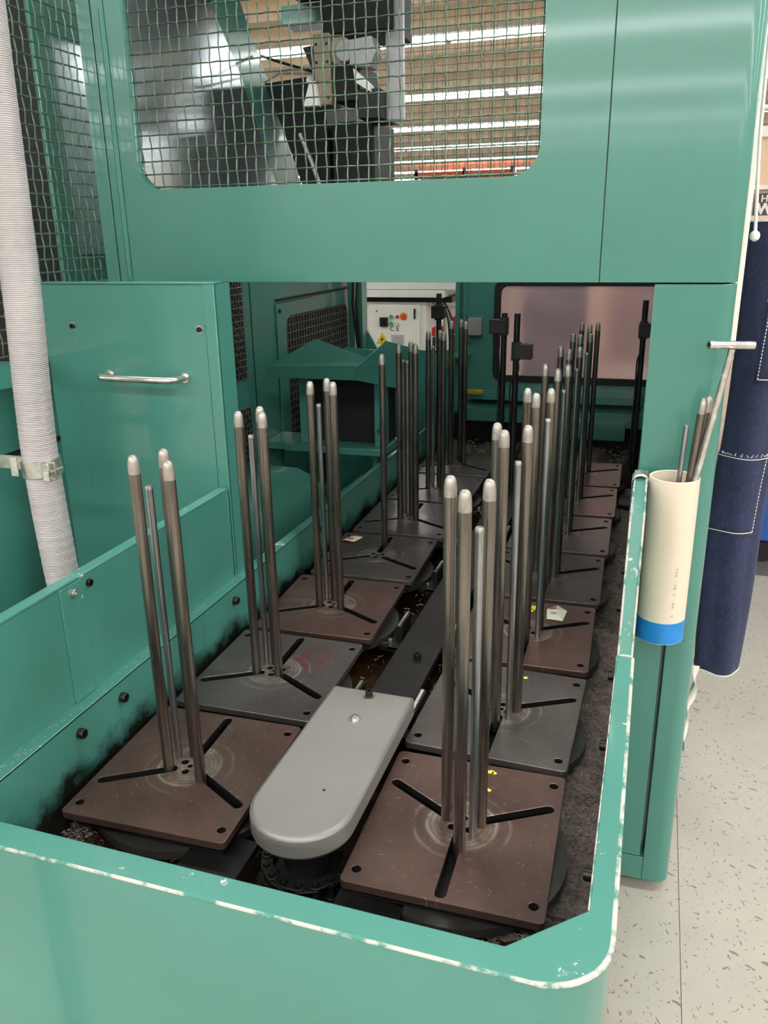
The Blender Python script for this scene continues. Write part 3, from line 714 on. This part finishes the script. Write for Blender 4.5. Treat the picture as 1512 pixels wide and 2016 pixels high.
screen(1.80, 2.43, .05, .53, .024, .026, .0017, .0014, lambda u, v, w: (-.8668+w*.6, u, v), 4, 4).build('vent_mesh', wire_dark, vp)
for y, z in ((1.765, .545), (2.475, .555)): capscrew((-.8655, y, z), (1, 0, 0), .006, .004, vp)
B().box(-.87, -.860, 1.75, 2.48, .578, .584).build('drip_edge', rubber, vp)

BY = 2.60
bw = thing('cell_back_wall', 'dark teal back wall of the cell with a rosy window and an open hatch', 'wall panel', (-.2, BY, -.5))
hatch = [(-.851, .66), (-.851, .395), (-.800, .310), (-.490, .318), (-.455, .370), (-.455, .66)]
plate('back_sheet', teal, bw, [(-.93, -.6), (.47, -.6), (.47, .80), (-.93, .80)], [hatch, rrect(-.290, .350, .205, .590, .035)], .012, .001, 'y', BY)
plate('window_seal', rubber, bw, rrect(-.300, .362, .195, .605, .040), [rrect(-.274, .336, .222, .578, .03)], .020, .002, 'y', BY-.006)
pn = B().box(-.29, .350, BY+.004, BY+.008, .205, .590).build('window_pane', pane_m, bw); pn['label'] = 'rosy translucent window pane'
B().box(-.455, -.437, BY-.03, BY, .30, .68).build('hatch_stile', teal, bw, .001); B().box(-.425, -.413, BY-.02, BY, -.1, .68).build('hatch_stile', teal, bw, .001)
B().box(-.93, -.851, BY-.05, BY, -.1, .68).build('hatch_stile', teal, bw, .002)
B().box(-.39, .30, BY-.10, BY, .135, .165).build('sill_rail', teal, bw, .002)
B().box(-.40, .33, BY-.17, BY, .06, .115).build('lower_sill', teal, bw, .003)
B().box(-.02, .252, BY-.19, BY-.15, .012, .085).build('apron_plate', teal, bw, .004)
B().box(-.46, -.39, BY-.10, BY, .300, .312).build('small_shelf', teal, bw, .001)
B().box(-.40, -.345, BY-.045, BY-.0, .385, .455).build('junction_box', grip_grey, bw, .003)
for x in (-.405, -.34):
    for z in (.378, .462): capscrew((x, BY, z), (0, -1, 0), .004, .006, bw, 'screw', bright)
B().box(-.385, -.315, BY-.13, BY-.10, .160, .178).build('brass_stop', brass, bw, .002)
B().cyl((-.47, BY-.05, .255), (-.47, BY-.05, .285), .012, 14).build('yellow_knob', brass, bw)
B().box(-.93, .47, BY-.02, BY, .80, .86).build('upper_rail', teal, bw)
B().box(-.93, .47, BY-.02, BY, 1.95, PT).build('top_rail', teal, bw); B().box(.30, .47, BY-.02, BY, .86, 1.95).build('upper_stile', teal, bw)
screen(-.93, .30, .86, 1.95, .0228, .0262, .0015, .0018, lambda u, v, w: (u, BY-.01+w, v), 3, 2).build('wire_mesh', wire, bw)
B().box(-.455, .445, BY-.03, BY-.001, -.6, .058).build('sill_shade_box', dark_body, bw)  # dark box put in for the black shade below the lower sill
rw = thing('cell_right_wall', 'teal right side sheet of the cell behind the corner pillar', 'wall panel', (.46, 1.8, -.6))
B().box(.452, .458, PY+.19, BY, -.62, .98).build('wall_sheet', teal, rw)
B().box(.445, .458, PY+.19, PY+.25, .98, PT).build('light_gap_stile', teal, rw); B().box(.445, .458, PY+.25, BY, 1.9, PT).build('light_gap_head', teal, rw)  # unseen meshed opening, added to let lamp light onto the brushed sheet
screen(PY+.25, BY, .97, 1.9, .0228, .0262, .0015, .0018, lambda u, v, w: (.452+w, u, v), 3, 2).build('wire_mesh', wire, rw)
rf = thing('added_cell_roof', 'unseen teal roof sheet added over the loading cell to darken it', 'roof', (-.2, 1.7, PT))
B().box(-.93, .47, PY, BY+.02, PT, PT+.02).build('added_roof_sheet', teal, rf)  # unseen roof, added to block lamp light and keep the cell dark
# heap of swarf at the far end of the tray
def heap():
    b = B(); rows = []; n = 48
    for j in range(16):
        y = 2.14+.28*j/15
        rows.append([(-.44+.74*i/n, y, -.10+.070*math.sin(min(1, j/11)*math.pi/2)+.012*math.sin(i*.7)+U(-.006, .006)) for i in range(n+1)])
    b.strip(rows); return tag(b.build('swarf_heap', chip_brown, None, 0, 80, 'stuff'), 'heap of brown swarf behind the farthest pallet plates', 'swarf')
heap()
chips('heap_chips', 420, lambda: (U(-.42, .28), U(2.2, 2.42), -.020+U(-.01, .008)), .007, 'glinting metal chips strewn over the swarf heap at the far end')

# chip cover between the tray and the side wall
cc = thing('chip_cover', 'sloping teal chip cover between the left tray wall and the side wall', 'cover', (-.68, 1.2, -.1))
def cover_row(y, dz): return [(x, y, z+dz) for x, z in ((-.858, .125), (-.66, .118), (-.60, .09), (-.49, -.16))]
b = B(); b.strip([cover_row(.86, -.36), cover_row(1.02, -.02), cover_row(1.04, 0), cover_row(1.40, 0), cover_row(1.42, -.03), cover_row(1.47, -.36)])
o = b.build('cover_body', teal, cc, 0, 30); o.modifiers.new('s', 'SOLIDIFY').thickness = .003
B().prism([(-.858, -.22), (-.70, -.23), (-.47, -.26), (-.47, -.4), (-.858, -.4)], 1.462, 2.5, 'y').build('lower_slope', teal, cc, .004)
B().box(-.858, -.465, .70, .975, -.3, -.13).build('front_pan', dark_body, cc)
# unloading chute on its bracket
ch = thing('parts_chute', 'teal folded chute with two flared peaks on the left inside the cell', 'chute', (-.6, 1.6, .15))
def sheet(name, pts, mat=teal, th=.004):
    o = B().add(pts, [tuple(range(len(pts)))]).build(name, mat, ch, 0, 0); m = o.modifiers.new('s', 'SOLIDIFY'); m.thickness = th; m.offset = 0; return o
A_, B_, C_, D_ = (-.790, 1.50, .404), (-.504, 1.50, .408), (-.510, 1.50, .373), (-.792, 1.50, .372)
sheet('front_strip', [A_, B_, C_, D_]); Pk = (-.815, 1.92, .445); Q = (-.545, 1.98, .385)
sheet('left_flare', [A_, (-.640, 1.53, .487), (-.468, 1.57, .420), (-.49, 1.53, .408)])
sheet('chute_floor', [D_, C_, (-.40, 1.95, .30), (-.76, 1.95, .30)])
S0, S1, S2, S3, S4 = (-.504, 1.50, .408), (-.448, 1.62, .474), (-.352, 1.86, .405), (-.352, 1.86, .265), (-.510, 1.50, .373)
sheet('right_flare', [S0, S1, S2, S3, S4]); sheet('back_sheet', [(-.70, 1.93, .41), (-.352, 1.86, .40), (-.352, 1.86, .27), (-.70, 1.93, .27)])
B().box(-.79, -.452, 1.585, 1.76, .118, .140).build('bracket_shelf', teal, ch, .002)
for x in (-.745, -.49): B().box(x, x+.035, 1.62, 1.66, .14, .37).build('bracket_upright', teal, ch, .002)
B().box(-.735, -.462, 1.67, 1.76, .14, .37).build('bracket_shade_block', dark_body, ch, .004)  # dark block put in for the shaded inside of the bracket
B().box(-.868, -.79, 1.60, 1.75, .118, .14).build('wall_arm', teal, ch)
B().cyl((-.462, 1.61, .20), (-.462, 1.585, .20), .007, 10).build('wing_bolt', brown_dark, ch)
B().box(-.505, -.487, 1.64, 1.70, -.06, .118).build('lower_leg', teal, ch); B().cyl((-.70, 1.72, -.02), (-.70, 1.72, .118), .012, 10).build('lower_leg', black_steel, ch)
# back corner stay with slack cables
st = thing('cable_stay', 'slim teal corner stay with dark cables beside the open hatch', 'post', (-.80, 2.4, -.05))
B().box(-.852, -.826, 2.38, 2.42, -.02, .70).build('stay', teal, st, .001)
for a, bb in ((-.815, -.80), (-.795, -.792)): B().tube([(a, 2.36, .70), ((a+bb)/2-.012, 2.35, .52), (bb, 2.36, .30), (bb, 2.37, .0)], .006, 8).build('cable', rubber, st)

# ================================================================== SENSOR POSTS
def sensor(x, y, z0, ztop, zb, bx, lab, cable=True, w=.046):
    t = thing('sensor_post', lab, 'sensor', (x, y, z0), 'black sensor posts around the plates')
    B().cyl((x, y, z0), (x, y, ztop), .0095, 12).build('post', black_plastic, t)
    B().lathe((x, y, z0), (x, y, 1), [(0, .018), (.012, .018), (.014, .010)], 14).build('foot', black_plastic, t)
    bo = B().box(x+bx-w*.6, x+bx+w*.6, y-.022, y+.016, zb-.022, zb+.022).build('sensor_head', black_plastic, t, .002)
    B().box(x-.013, x+.013, y-.015, y+.015, zb-.028, zb+.028).build('clamp_block', black_plastic, t, .002)
    if cable:
        B().tube(catmull([(x+bx-w*.3, y-.012, zb-.02), (x+bx-w*.25, y-.02, zb-.06), (x-.012, y-.016, zb-.10), (x-.011, y-.012, zb-.2), (x-.013, y-.010, z0+.12), (x-.011, y-.01, z0+.02)], 6), .0028, 6).build('cable', rubber, t)
        B().cyl((x, y, z0+.13), (x, y, z0+.136), .012, 10).build('cable_tie', rubber, t)
    return t
sensor(-.071, 1.75, -.022, .548, .436, .022, 'black sensor post on the centre rail, lower of the middle pair')
sensor(-.136, 1.90, -.022, .535, .494, -.018, 'black sensor post on the centre rail, taller of the middle pair')
sensor(.292, 2.08, -.075, .565, .470, .012, 'black sensor post by the right wall behind the pillar')
sensor(-.430, 2.20, -.055, .575, .51, 0., 'black sensor post in front of the open hatch', False, .040)
db = thing('deflector_block', 'small black bracket with an upright lug at the far end of the right row', 'bracket', (.27, 2.0, -.07))
B().box(.262, .308, 1.80, 1.90, -.085, -.045).build('block', black_steel, db, .002); B().prism([(.262, -.07), (.296, -.07), (.290, .0), (.272, .045), (.262, .02)], 2.03, 2.05, 'y').build('lug', black_steel, db, .002)

# ================================================================== PVC TUBE WITH BARS AND KEY
TX, TY, TR = .3880, .846, .0470
tu = thing('pvc_tube', 'cream plastic tube with a blue cap hung on the right guard', 'tube', (TX, TY, -.016))
b = B(); n = 40
prof = [(-.015, TR), (.3255, TR), (.3260, TR-.0008), (.3260, TR-.0042), (.3255, TR-.005), (-.005, TR-.005), (-.005, .002)]
vs, fs = [], []
for z, r in prof:
    for i in range(n): a = 2*math.pi*i/n; vs.append((TX+r*math.cos(a), TY+r*math.sin(a), z))
for kk in range(len(prof)-1):
    for i in range(n): j = (i+1) % n; fs.append((kk*n+i, kk*n+j, (kk+1)*n+j, (kk+1)*n+i))
b.add(vs, fs).build('tube_body', pvc_m, tu)
cp = B().lathe((TX, TY, -.016), (TX, TY, 1), [(0, TR-.002), (.002, TR+.0004), (.047, TR+.0006), (.0475, TR)], 40).build('end_cap', blue_cap, tu); cp['label'] = 'bright blue end cap'
# faint printed line down the tube
for i, (s, z) in enumerate((('T', .150), ('O', .143), ('P', .136), ('S', .116), ('E', .109), ('S', .096), ('M', .075), ('A', .068), ('S', .049))):
    a = math.radians(-66); nx, ny = math.cos(a), math.sin(a)
    pos = Vector((TX+nx*(TR+.0001), TY+ny*(TR+.0001), z))
    ex = Vector((0, 0, -1)); ez = Vector((nx, ny, 0)); ey = ez.cross(ex)
    M = Matrix(((ex.x, ey.x, ez.x, pos.x), (ex.y, ey.y, ez.y, pos.y), (ex.z, ey.z, ez.z, pos.z), (0, 0, 0, 1)))
    text_mesh(s, .008, M, None, tu, 'faded_print', grey_ink, .00015)
# hanger strap over the guard
b = B(); zc = .310; pth = [(RX-.003, TY+.20, .18), (RX-.003, TY+.20, zc)]
pth = [(RX-.004, .185), (RX-.004, zc)]+[((RX+RXO)/2+(.0175)*math.cos(math.radians(a)), zc+.016*math.sin(math.radians(a))) for a in range(165, 14, -15)]+[(RXO+.0015, zc-.005), (RXO+.0015, .12)]
y0, y1 = .835, .880
rows = [[(x, y0, z) for x, z in pth], [(x, y1, z) for x, z in pth]]
b.strip(rows); hs = b.build('hanger_strap', zinc, tu, 0, 60); m = hs.modifiers.new('s', 'SOLIDIFY'); m.thickness = .002
tu.location.z += 0
def leanbar(name, lab, p, q, r, mat, group, tip=True):
    t = thing(name, lab, 'bar', p, group); p = Vector(p); q = Vector(q); L = (q-p).length
    if tip:
        B().lathe(p, q, [(0, r), (L-.03, r)], 14).build('shank', mat, t); B().lathe(p+(q-p)*((L-.03)/L), q, [(0, r), (.012, r*.94), (.022, r*.8), (.028, r*.5), (.03, r*.15)], 14).build('rounded_tip', tip_steel, t)
    else:
        B().lathe(p, q, [(0, r), (L, r)], 12).build('shank', mat, t); B().cyl(q, q+(q-p).normalized()*.001, r*.95, 12).build('cut_end', tip_steel, t)
leanbar('thin_spare_bar', 'thin bright steel bar leaning leftmost in the cream tube', (.385, .826, -.003), (.3990, .838, .428), .0050, rod_bright, 'loose bars in the cream tube', False)
leanbar('spare_guide_bar', 'brown rounded bar in the cream tube, nearer the thin bar', (.395, .836, -.003), (.4250, .840, .482), .0078, rod_steel, 'loose bars in the cream tube')
leanbar('spare_guide_bar', 'brown rounded bar in the cream tube, beside the steel key', (.398, .856, -.003), (.4350, .850, .484), .0078, rod_steel, 'loose bars in the cream tube')
tk = thing('tee_handle_key', 'long steel key with a tubular cross handle standing in the cream tube', 'key', (.380, .83, -.003))
B().cyl((.375, .826, -.003), (.4620, .835, .573), .0062, 12).build('shank', bright, tk)
hb = B(); A0, A1 = Vector((.4215, .818, .582)), Vector((.500, .858, .578))
hb.lathe(A0, A1, [(0, .0040), (0, .0070), (.0, .0074), ((A1-A0).length, .0074)], 14).build('cross_handle', bright, tk)
B().cyl(A0-(A1-A0).normalized()*.0004, A0+(A1-A0).normalized()*.001, .0040, 12).build('bore', rubber, tk)

# ================================================================== DENIM APRON
dn = thing('denim_apron', 'rolled navy denim apron with white stitched pockets hanging behind the pillar', 'apron', (.54, 1.15, -.24))
def S(u, z, off=0.):
    """u in -1..1 around the front of the rolled cloth"""
    tz = (z+.235)/1.03
    hw = .051+.004*math.sin(tz*5)+.040*max(0, tz-.45)**1.3*1.8; cx = .538+.045*max(0, tz-.35)*1.2; d = .040+.015*tz
    a = u*math.radians(115)
    fold = .0035*math.sin(u*9+tz*3)+.003*math.sin(u*4-tz*7)
    return (cx+(hw+off+fold)*math.sin(a), 1.17-(d+off+fold)*math.cos(a), z)
NZ, NU = 46, 36
rows = [[S(-1+2*i/NU, -.235+1.03*j/NZ-.010*(1-abs(-1+2*i/NU))*(j == 0)) for i in range(NU+1)] for j in range(NZ+1)]
o = B().strip(rows).build('apron_cloth', denim, dn, 0, 80); o.modifiers.new('s', 'SOLIDIFY').thickness = .003
def pocket(u0, u1, z0, z1):
    rows = [[S(u0+(u1-u0)*i/10, z0+(z1-z0)*j/8, .003) for i in range(11)] for j in range(9)]
    p = B().strip(rows).build('pocket', denim, dn, 0, 80); p.modifiers.new('s', 'SOLIDIFY').thickness = .003
    b = B()
    def dash(a, c, n_, dashed=True):
        for q in range(n_):
            t0, t1 = q/n_, (q+(.6 if dashed else 1.05))/n_
            b.tube([S(a[0]+(c[0]-a[0])*t, a[1]+(c[1]-a[1])*t, .0055) for t in (t0, (t0+t1)/2, t1)], .0010, 5)
    e = .04; dash((u0+e, z0+.008), (u1-e, z0+.008), 12, False); dash((u1-e, z0+.008), (u1-e, z1), 22); dash((u0+e, z0+.008), (u0+e, z1), 22); dash((u0+e, z1-.006), (u1-e, z1-.006), 12, False)
    b.build('stitching', thread, p)
    f = B()
    for q in range(26):
        u = u0+(u1-u0)*random.random(); f.tube([S(u, z1-.002, .004), S(u+U(-.03, .03), z1+U(.001, .006), .006)], .0008, 4)
    f.build('frayed_edge', thread, p)
pocket(-.75, .42, .118, .306); pocket(-.14, .70, .468, .635)
b = B()
b.tube([S(-1+2*i/30, -.2335-.010*(1-abs(-1+2*i/30)), .001) for i in range(31)], .0016, 5); b.build('hem', thread, dn)
b = B(); b.tube([S(-1+2*i/30, .793, .001) for i in range(31)], .0020, 5); b.build('top_hem', thread, dn)
B().tube([S(0, .79), (.57, 1.13, .9), (.585, 1.12, 1.0)], .004, 6).build('hanging_loop', thread, dn)
B().lathe((.585, 1.12, 1.0), (.46, 1.12, 1.0), [(0, .008), (.10, .006), (.13, .006)], 10).build('wall_peg', bright, dn)
b = B(); rows = []
for i in range(30):
    t = i/29; a = t*9; w = .010*(1-.35*t); cxx = .489-.004*t+.004*math.sin(t*7); z = -.225-.245*t
    rows.append([(cxx-w*math.cos(a), 1.13-w*math.sin(a), z), (cxx+w*math.cos(a), 1.13+w*math.sin(a), z)])
o = b.strip(rows).build('apron_tie', ribbon, dn, 0, 80); o.modifiers.new('s', 'SOLIDIFY').thickness = .0015; o['label'] = 'twisted white tie ribbon'
pc = thing('pull_cord', 'white pull cord with a round knob hanging beside the teal fascia', 'cord', (.49, 1.0, .755))
B().tube([(.475, 1.0, 1.5), (.476, 1.0, 1.10), (.4805, 1.0, .93), (.492, 1.0, .775)], .0032, 8).build('cord', ribbon, pc); B().lathe((.492, 1.0, .775), (.4925, 1.0, .755), [(0, .003), (.004, .008), (.010, .0095), (.016, .008), (.020, .002)], 12).build('knob', ribbon, pc)
ct = thing('cable_trunking', 'narrow cream cable trunking on the outer side of the cell', 'trunking', (.478, 1.1, .52))
B().box(.4585, .4855, 1.08, 1.115, .52, PT).build('trunking_body', cream, ct, .002); B().box(.486, .4885, 1.085, 1.112, .52, PT).build('trunking_lid', cream, ct, .001)

# ================================================================== LATHE BODY AND LOADER BEHIND THE SCREENS
lb = thing('lathe_body', 'teal and dark lathe body behind the woven wire side screen', 'machine', (-1.6, .8, FL))
B().box(-2.6, -1.55, .5, 1.9, FL, 1.9).build('body', dark_body, lb)
B().box(-1.215, -1.20, 1.14, 1.200, FL, 2.1).build('door_post', teal, lb, .004)
B().box(-1.26, -1.205, 1.2, 1.40, FL, 2.1).build('door_leaf', teal, lb); B().box(-1.205, -1.200, 1.21, 1.40, .74, 1.27).build('brushed_sheet', sheet_m, lb)
B().box(-1.36, -1.30, 1.03, 1.095, .4, 2.1).build('cable_channel', brown_dark, lb); B().box(-1.5, -1.22, .80, 1.03, .80, .88).build('ledge', plain('worn_grey_ledge', (120, 112, 116), .5), lb)
B().tube([(-1.3, .9, 1.15), (-1.25, .98, 1.155), (-1.22, 1.05, 1.145)], .008, 8).build('rubber_lip', cream, lb)
B().box(-1.40, -.98, .30, .86, FL, .50).build('lower_cabinet', teal, lb, .006); B().box(-1.41, -.976, .29, .865, .335, .345).build('cabinet_joint', rubber, lb)
gl = thing('gantry_loader', 'dark overhead loader with a beige and grey gripper head seen through the window', 'loader', (-.55, 1.7, 1.3))
B().box(-.635, -.430, 1.66, 1.86, 1.315, PT).build('ram', dark_body, gl, .004)
B().box(-.866, -.640, 1.90, 2.00, 1.405, 1.46).build('cross_beam', teal, gl, .003); B().box(-.80, -.640, 1.80, 1.90, 1.46, 1.56).build('cross_carriage', dark_body, gl, .003)
gp = B().box(-.650, -.598, 1.62, 1.70, 1.13, 1.312).build('gripper_plate', beige_steel, gl, .004)
for x in (-.640, -.608):
    for z in (1.15, 1.19, 1.24, 1.285): capscrew((x, 1.62, z), (0, -1, 0), .004, .001, gp)
B().cyl((-.572, 1.70, 1.266), (-.572, 1.63, 1.266), .036, 24).build('chuck_disc', beige_steel, gl, .002); B().cyl((-.552, 1.70, 1.262), (-.552, 1.61, 1.262), .028, 24).build('chuck_ring', grip_grey, gl, .002)
B().box(-.600, -.520, 1.64, 1.80, 1.14, 1.232).build('jaw_carrier', dark_body, gl, .003)
B().prism([(-.535, 1.285), (-.470, 1.290), (-.458, 1.25), (-.475, 1.215), (-.535, 1.222)], 1.60, 1.66, 'y').build('jaw_block', grip_grey, gl, .002)
B().prism([(-.678, 1.128), (-.632, 1.128), (-.642, 1.192), (-.656, 1.192)], 1.60, 1.63, 'y').build('jaw_finger', cream, gl, .001)
B().prism([(-.525, 1.215), (-.520, 1.18), (-.478, 1.155), (-.478, 1.172)], 1.60, 1.64, 'y').build('jaw_finger', cream, gl, .001)
B().prism([(-.690, 1.285), (-.635, 1.290), (-.640, 1.225), (-.662, 1.225)], 1.64, 1.70, 'y').build('sensor_bracket', black_plastic, gl, .001); B().cyl((-.668, 1.63, 1.20), (-.668, 1.64, 1.20), .010, 14).build('sensor_ring', bright, gl)
B().box(-.455, -.405, 1.68, 1.70, 1.09, PT).build('slide_rail', grip_grey, gl, .001)
B().box(-.52, -.455, 1.62, 1.80, 1.09, 1.165).build('jaw_base', black_plastic, gl, .002)
B().box(-.650, -.515, 1.74, 1.95, .86, 1.10).build('guide_column', dark_body, gl, .006); B().box(-.585, -.565, 1.735, 1.742, .86, 1.10).build('column_rail', black_steel, gl)
hd = thing('chip_hood', 'black open hood with a thin bright rim behind the gripper', 'hood', (-.75, 1.9, .9))
b = B().add([(-.852, 1.72, 1.215), (-.660, 1.72, 1.228), (-.655, 1.74, .88), (-.735, 1.74, .88), (-.80, 1.73, 1.08), (-.845, 2.0, 1.245), (-.66, 2.0, 1.262), (-.655, 2.0, .88), (-.735, 2.0, .88), (-.80, 2.0, 1.08)], [(0, 1, 2, 3, 4), (9, 8, 7, 6, 5), (0, 5, 6, 1), (1, 6, 7, 2), (2, 7, 8, 3), (3, 8, 9, 4), (4, 9, 5, 0)]); b.build('hood_body', dark_body, hd, .002, fixn=True)
B().tube([(-.852, 1.718, 1.216), (-.80, 1.716, 1.238), (-.660, 1.718, 1.229)], .003, 6).build('rim', grip_grey, hd)
B().tube([(-.86, 1.72, 1.29), (-.78, 1.70, 1.262), (-.66, 1.70, 1.225)], .004, 6).build('hose_line', black_steel, hd)
B().tube([(-.735, 1.70, 1.07), (-.700, 1.70, .99), (-.668, 1.70, .90)], .007, 8).build('stay_rod', grip_grey, hd)

# ================================================================== BEYOND THE CELL
ec = thing('electrical_cabinet', 'cream electrical cabinet with buttons and a yellow warning triangle seen through the hatch', 'cabinet', (-1.0, 3.8, FL))
EY = 3.6
B().box(-1.30, -.862, EY+.015, 3.74, FL, .432).build('cabinet_body', cream, ec, .004)
B().box(-1.185, -.895, EY, EY+.014, FL+.1, .420).build('cabinet_door', cream, ec, .003)
B().box(-.925, -.917, EY-.012, EY, .345, .400).build('door_lock', black_plastic, ec, .001)
sw = B().box(-1.118, -1.074, EY-.02, EY, .302, .352).build('main_switch', black_plastic, ec, .002); B().box(-1.101, -1.091, EY-.032, EY-.02, .312, .342).build('switch_knob', black_plastic, sw, .001)
for nm, x, z, r, m in (('green_lamp', -1.055, .356, .010, green_m), ('red_lamp', -1.020, .356, .008, red_m), ('stop_button', -.985, .358, .017, orange_btn), ('green_button', -1.055, .318, .010, green_m), ('pale_button', -1.020, .318, .009, white_btn)):
    B().lathe((x, EY, z), (x, EY-1, z), [(0, r), (.010, r), (.012, r*.8)], 16).build(nm, m, ec)
B().cyl((-.985, EY-.001, .358), (-.985, EY, .358), .022, 18).build('stop_ring', yellow_m, ec)
B().prism([(-1.145, .378), (-1.136, .382), (-1.138, .392)], EY-.003, EY, 'y').build('small_mark', ink, ec)
text_mesh('C E', .036, 'y', (-1.038, EY-.001, .290), ec, 'ce_mark', ink, .0004)
B().prism([(-1.146, .206), (-1.074, .206), (-1.110, .270)], EY-.002, EY, 'y').build('warning_triangle', yellow_m, ec)
B().prism([(-1.105, .250), (-1.120, .230), (-1.111, .230), (-1.118, .212), (-1.100, .236), (-1.109, .236)], EY-.0035, EY-.002, 'y').build('lightning_sign', ink, ec)
B().box(-1.056, -.985, EY-.002, EY, .206, .258).build('type_plate', grey_label, ec)
wd = thing('white_machine_bed', 'white painted machine beam lying above the electrical cabinet', 'machine', (-1.0, 3.7, .44))
B().box(-1.5, -.55, EY-.05, 4.4, .502, .64).build('upper_beam', white_duct, wd, .004); B().box(-1.5, -.745, EY-.06, 4.3, .462, .500).build('lower_beam', white_duct, wd, .004)
B().box(-1.5, -.72, EY+.02, 4.2, .432, .462).build('shadow_gap', black_steel, wd); B().box(-.66, -.62, 4.20, 4.28, FL, .51).build('leg', white_duct, wd); B().box(-1.48, -1.40, 4.28, 4.36, FL, .51).build('leg', white_duct, wd)
pi = thing('white_pipes', 'white pipes and grey cable bundle right of the electrical cabinet', 'pipes', (-.8, 3.9, FL))
B().tube(catmull([(-.93, 3.77, .425), (-.86, 3.77, .41), (-.838, 3.78, .36), (-.835, 3.785, .1), (-.835, 3.785, FL)], 8), .016, 10).build('pipe', white_duct, pi)
for i in range(5): B().tube(catmull([(-.82, 3.79, .45), (-.80+.012*i, 3.785, .30), (-.79+.01*i, 3.79, .05), (-.79+.01*i, 3.79, FL)], 6), .007, 6).build('cable', [grip_grey, white_duct, black_plastic, grip_grey, brown_dark][i], pi)
for z in (.415, .35, .44): B().tube([(-1.10, 4.14, z), (-.60, 4.14, z+.012)], .014, 8).build('pipe', white_duct, pi)
rc = thing('red_machine_cover', 'red plastic cover beyond the hatch behind the black sensor post', 'cover', (-.72, 4.3, FL))
B().prism([(-1.02, .17), (-.70, .17), (-.70, .33), (-.82, .32), (-.90, .28), (-1.02, .22)], 4.3, 4.6, 'y').build('cover_body', red_m, rc, .01); B().box(-1.02, -.70, 4.35, 4.7, FL, .16).build('stand', brown_dark, rc); B().cyl((-.95, 4.29, .255), (-.95, 4.27, .255), .022, 16).build('white_dial', white_duct, rc)
tb = thing('work_table', 'pale work table below the hatch view', 'table', (-.8, 3.95, FL))
B().box(-1.0, -.60, 3.82, 4.10, .095, .12).build('table_top', plain('birch_top', (206, 176, 146), .5), tb, .003)
for x in (-.98, -.65): B().box(x, x+.03, 3.9, 3.93, FL, .095).build('leg', grip_grey, tb)
tp = thing('backdrop_screen', 'violet blue tarpaulin screen added behind the rosy window to tint it', 'screen', (-.1, 3.15, FL))  # made-up violet panel that gives the pane its blurred purple tones
B().box(-.26, .03, 3.10, 3.13, FL, .62).build('backdrop', backdrop_m, tp, .004); B().box(-.27, .04, 3.095, 3.135, .62, .64).build('top_rail', black_steel, tp)
for x in (-.25, .01): B().box(x-.02, x+.04, 3.0, 3.2, FL, FL+.03).build('foot', black_steel, tp)
ck = thing('tan_locker', 'tan locker behind the rosy window', 'locker', (.1, 4.6, FL)); B().box(-.42, .9, 4.45, 4.8, FL, .85).build('locker_body', tan_m, ck, .004); B().box(.06, .6, 4.43, 4.449, FL+.1, .80).build('locker_door', plain('mauve_door', (158, 138, 150), .5), ck, .003); B().box(.06, .7, 4.40, 4.43, -.10, .0).build('pale_rail', white_duct, ck)
orc = thing('orange_shelf_rack', 'orange shelf rack far off at the back wall of the hall', 'rack', (-4.5, 20, FL))
for z in (.6, 1.4, 2.1): B().box(-5.6, -3.2, 20, 20.6, z, z+.13).build('shelf_beam', orange_m, orc)
for x in (-5.6, -4.4, -3.25): B().box(x, x+.08, 20, 20.08, FL, 2.3).build('upright', blue_m, orc)
for i in range(9): B().box(-5.5+.25*i, -5.32+.25*i, 20.1, 20.5, 1.53, 1.7+U(0, .2)).build('stored_box', [white_duct, cream, red_m][i % 3], orc)
lk = thing('beige_cupboard', 'beige cupboard with white frame on the far right past the apron', 'cupboard', (1.3, 5.3, FL))
B().box(.70, 2.1, 5.02, 5.5, FL, 1.35).build('cupboard_body', plain('beige_board', (232, 204, 172), .6, 0, .03), lk, .004); B().box(.70, 2.1, 4.99, 5.02, 1.30, 1.36).build('frame_rail', white_duct, lk, .003); B().box(.70, 2.1, 4.99, 5.02, 1.005, 1.03).build('frame_rail', white_duct, lk, .003); B().box(.60, .70, 5.0, 5.5, FL, 1.4).build('frame_post', white_duct, lk)
sg = thing('sign_board', 'dark sign board with white lettering partly hidden by the apron', 'sign', (1.05, 4.99, .8))
B().box(.835, 1.40, 4.975, 4.989, .70, .985).build('board', board_m, sg, .002)
text_mesh('Holg', .055, 'y', (.925, 4.974, .952), sg, 'lettering', white_ink, .001, .001); text_mesh('W', .085, 'y', (.900, 4.974, .893), sg, 'lettering', white_ink, .001, .004)
B().box(.84, 1.39, 4.972, 4.975, .838, .842).build('rule_line', white_ink, sg); B().prism([(.868, .805), (.890, .805), (.879, .822)], 4.972, 4.975, 'y').build('small_symbol', white_ink, sg); B().prism([(.910, .803), (.932, .803), (.921, .822)], 4.972, 4.975, 'y').build('small_symbol', white_ink, sg)
bc = thing('blue_tool_cart', 'blue tool cart at the right edge of the picture on the grey aisle', 'cart', (.99, 3.2, FL))
B().box(.865, 1.5, 3.15, 3.7, FL+.12, -.10).build('cart_body', blue_m, bc, .006); B().cyl((.90, 3.2, FL+.05), (.90, 3.24, FL+.05), .05, 16).build('castor', black_plastic, bc); B().cyl((1.45, 3.2, FL+.05), (1.45, 3.24, FL+.05), .05, 16).build('castor', black_plastic, bc); B().cyl((.90, 3.6, FL+.05), (.90, 3.64, FL+.05), .05, 16).build('castor', black_plastic, bc); B().cyl((1.45, 3.6, FL+.05), (1.45, 3.64, FL+.05), .05, 16).build('castor', black_plastic, bc)

# ------------------------------------------------------------------ lift everything so that the floor lies at zero
for o in list(SC.objects):
    if o.parent is None and o.type != 'CAMERA': o.location.z += ZUP
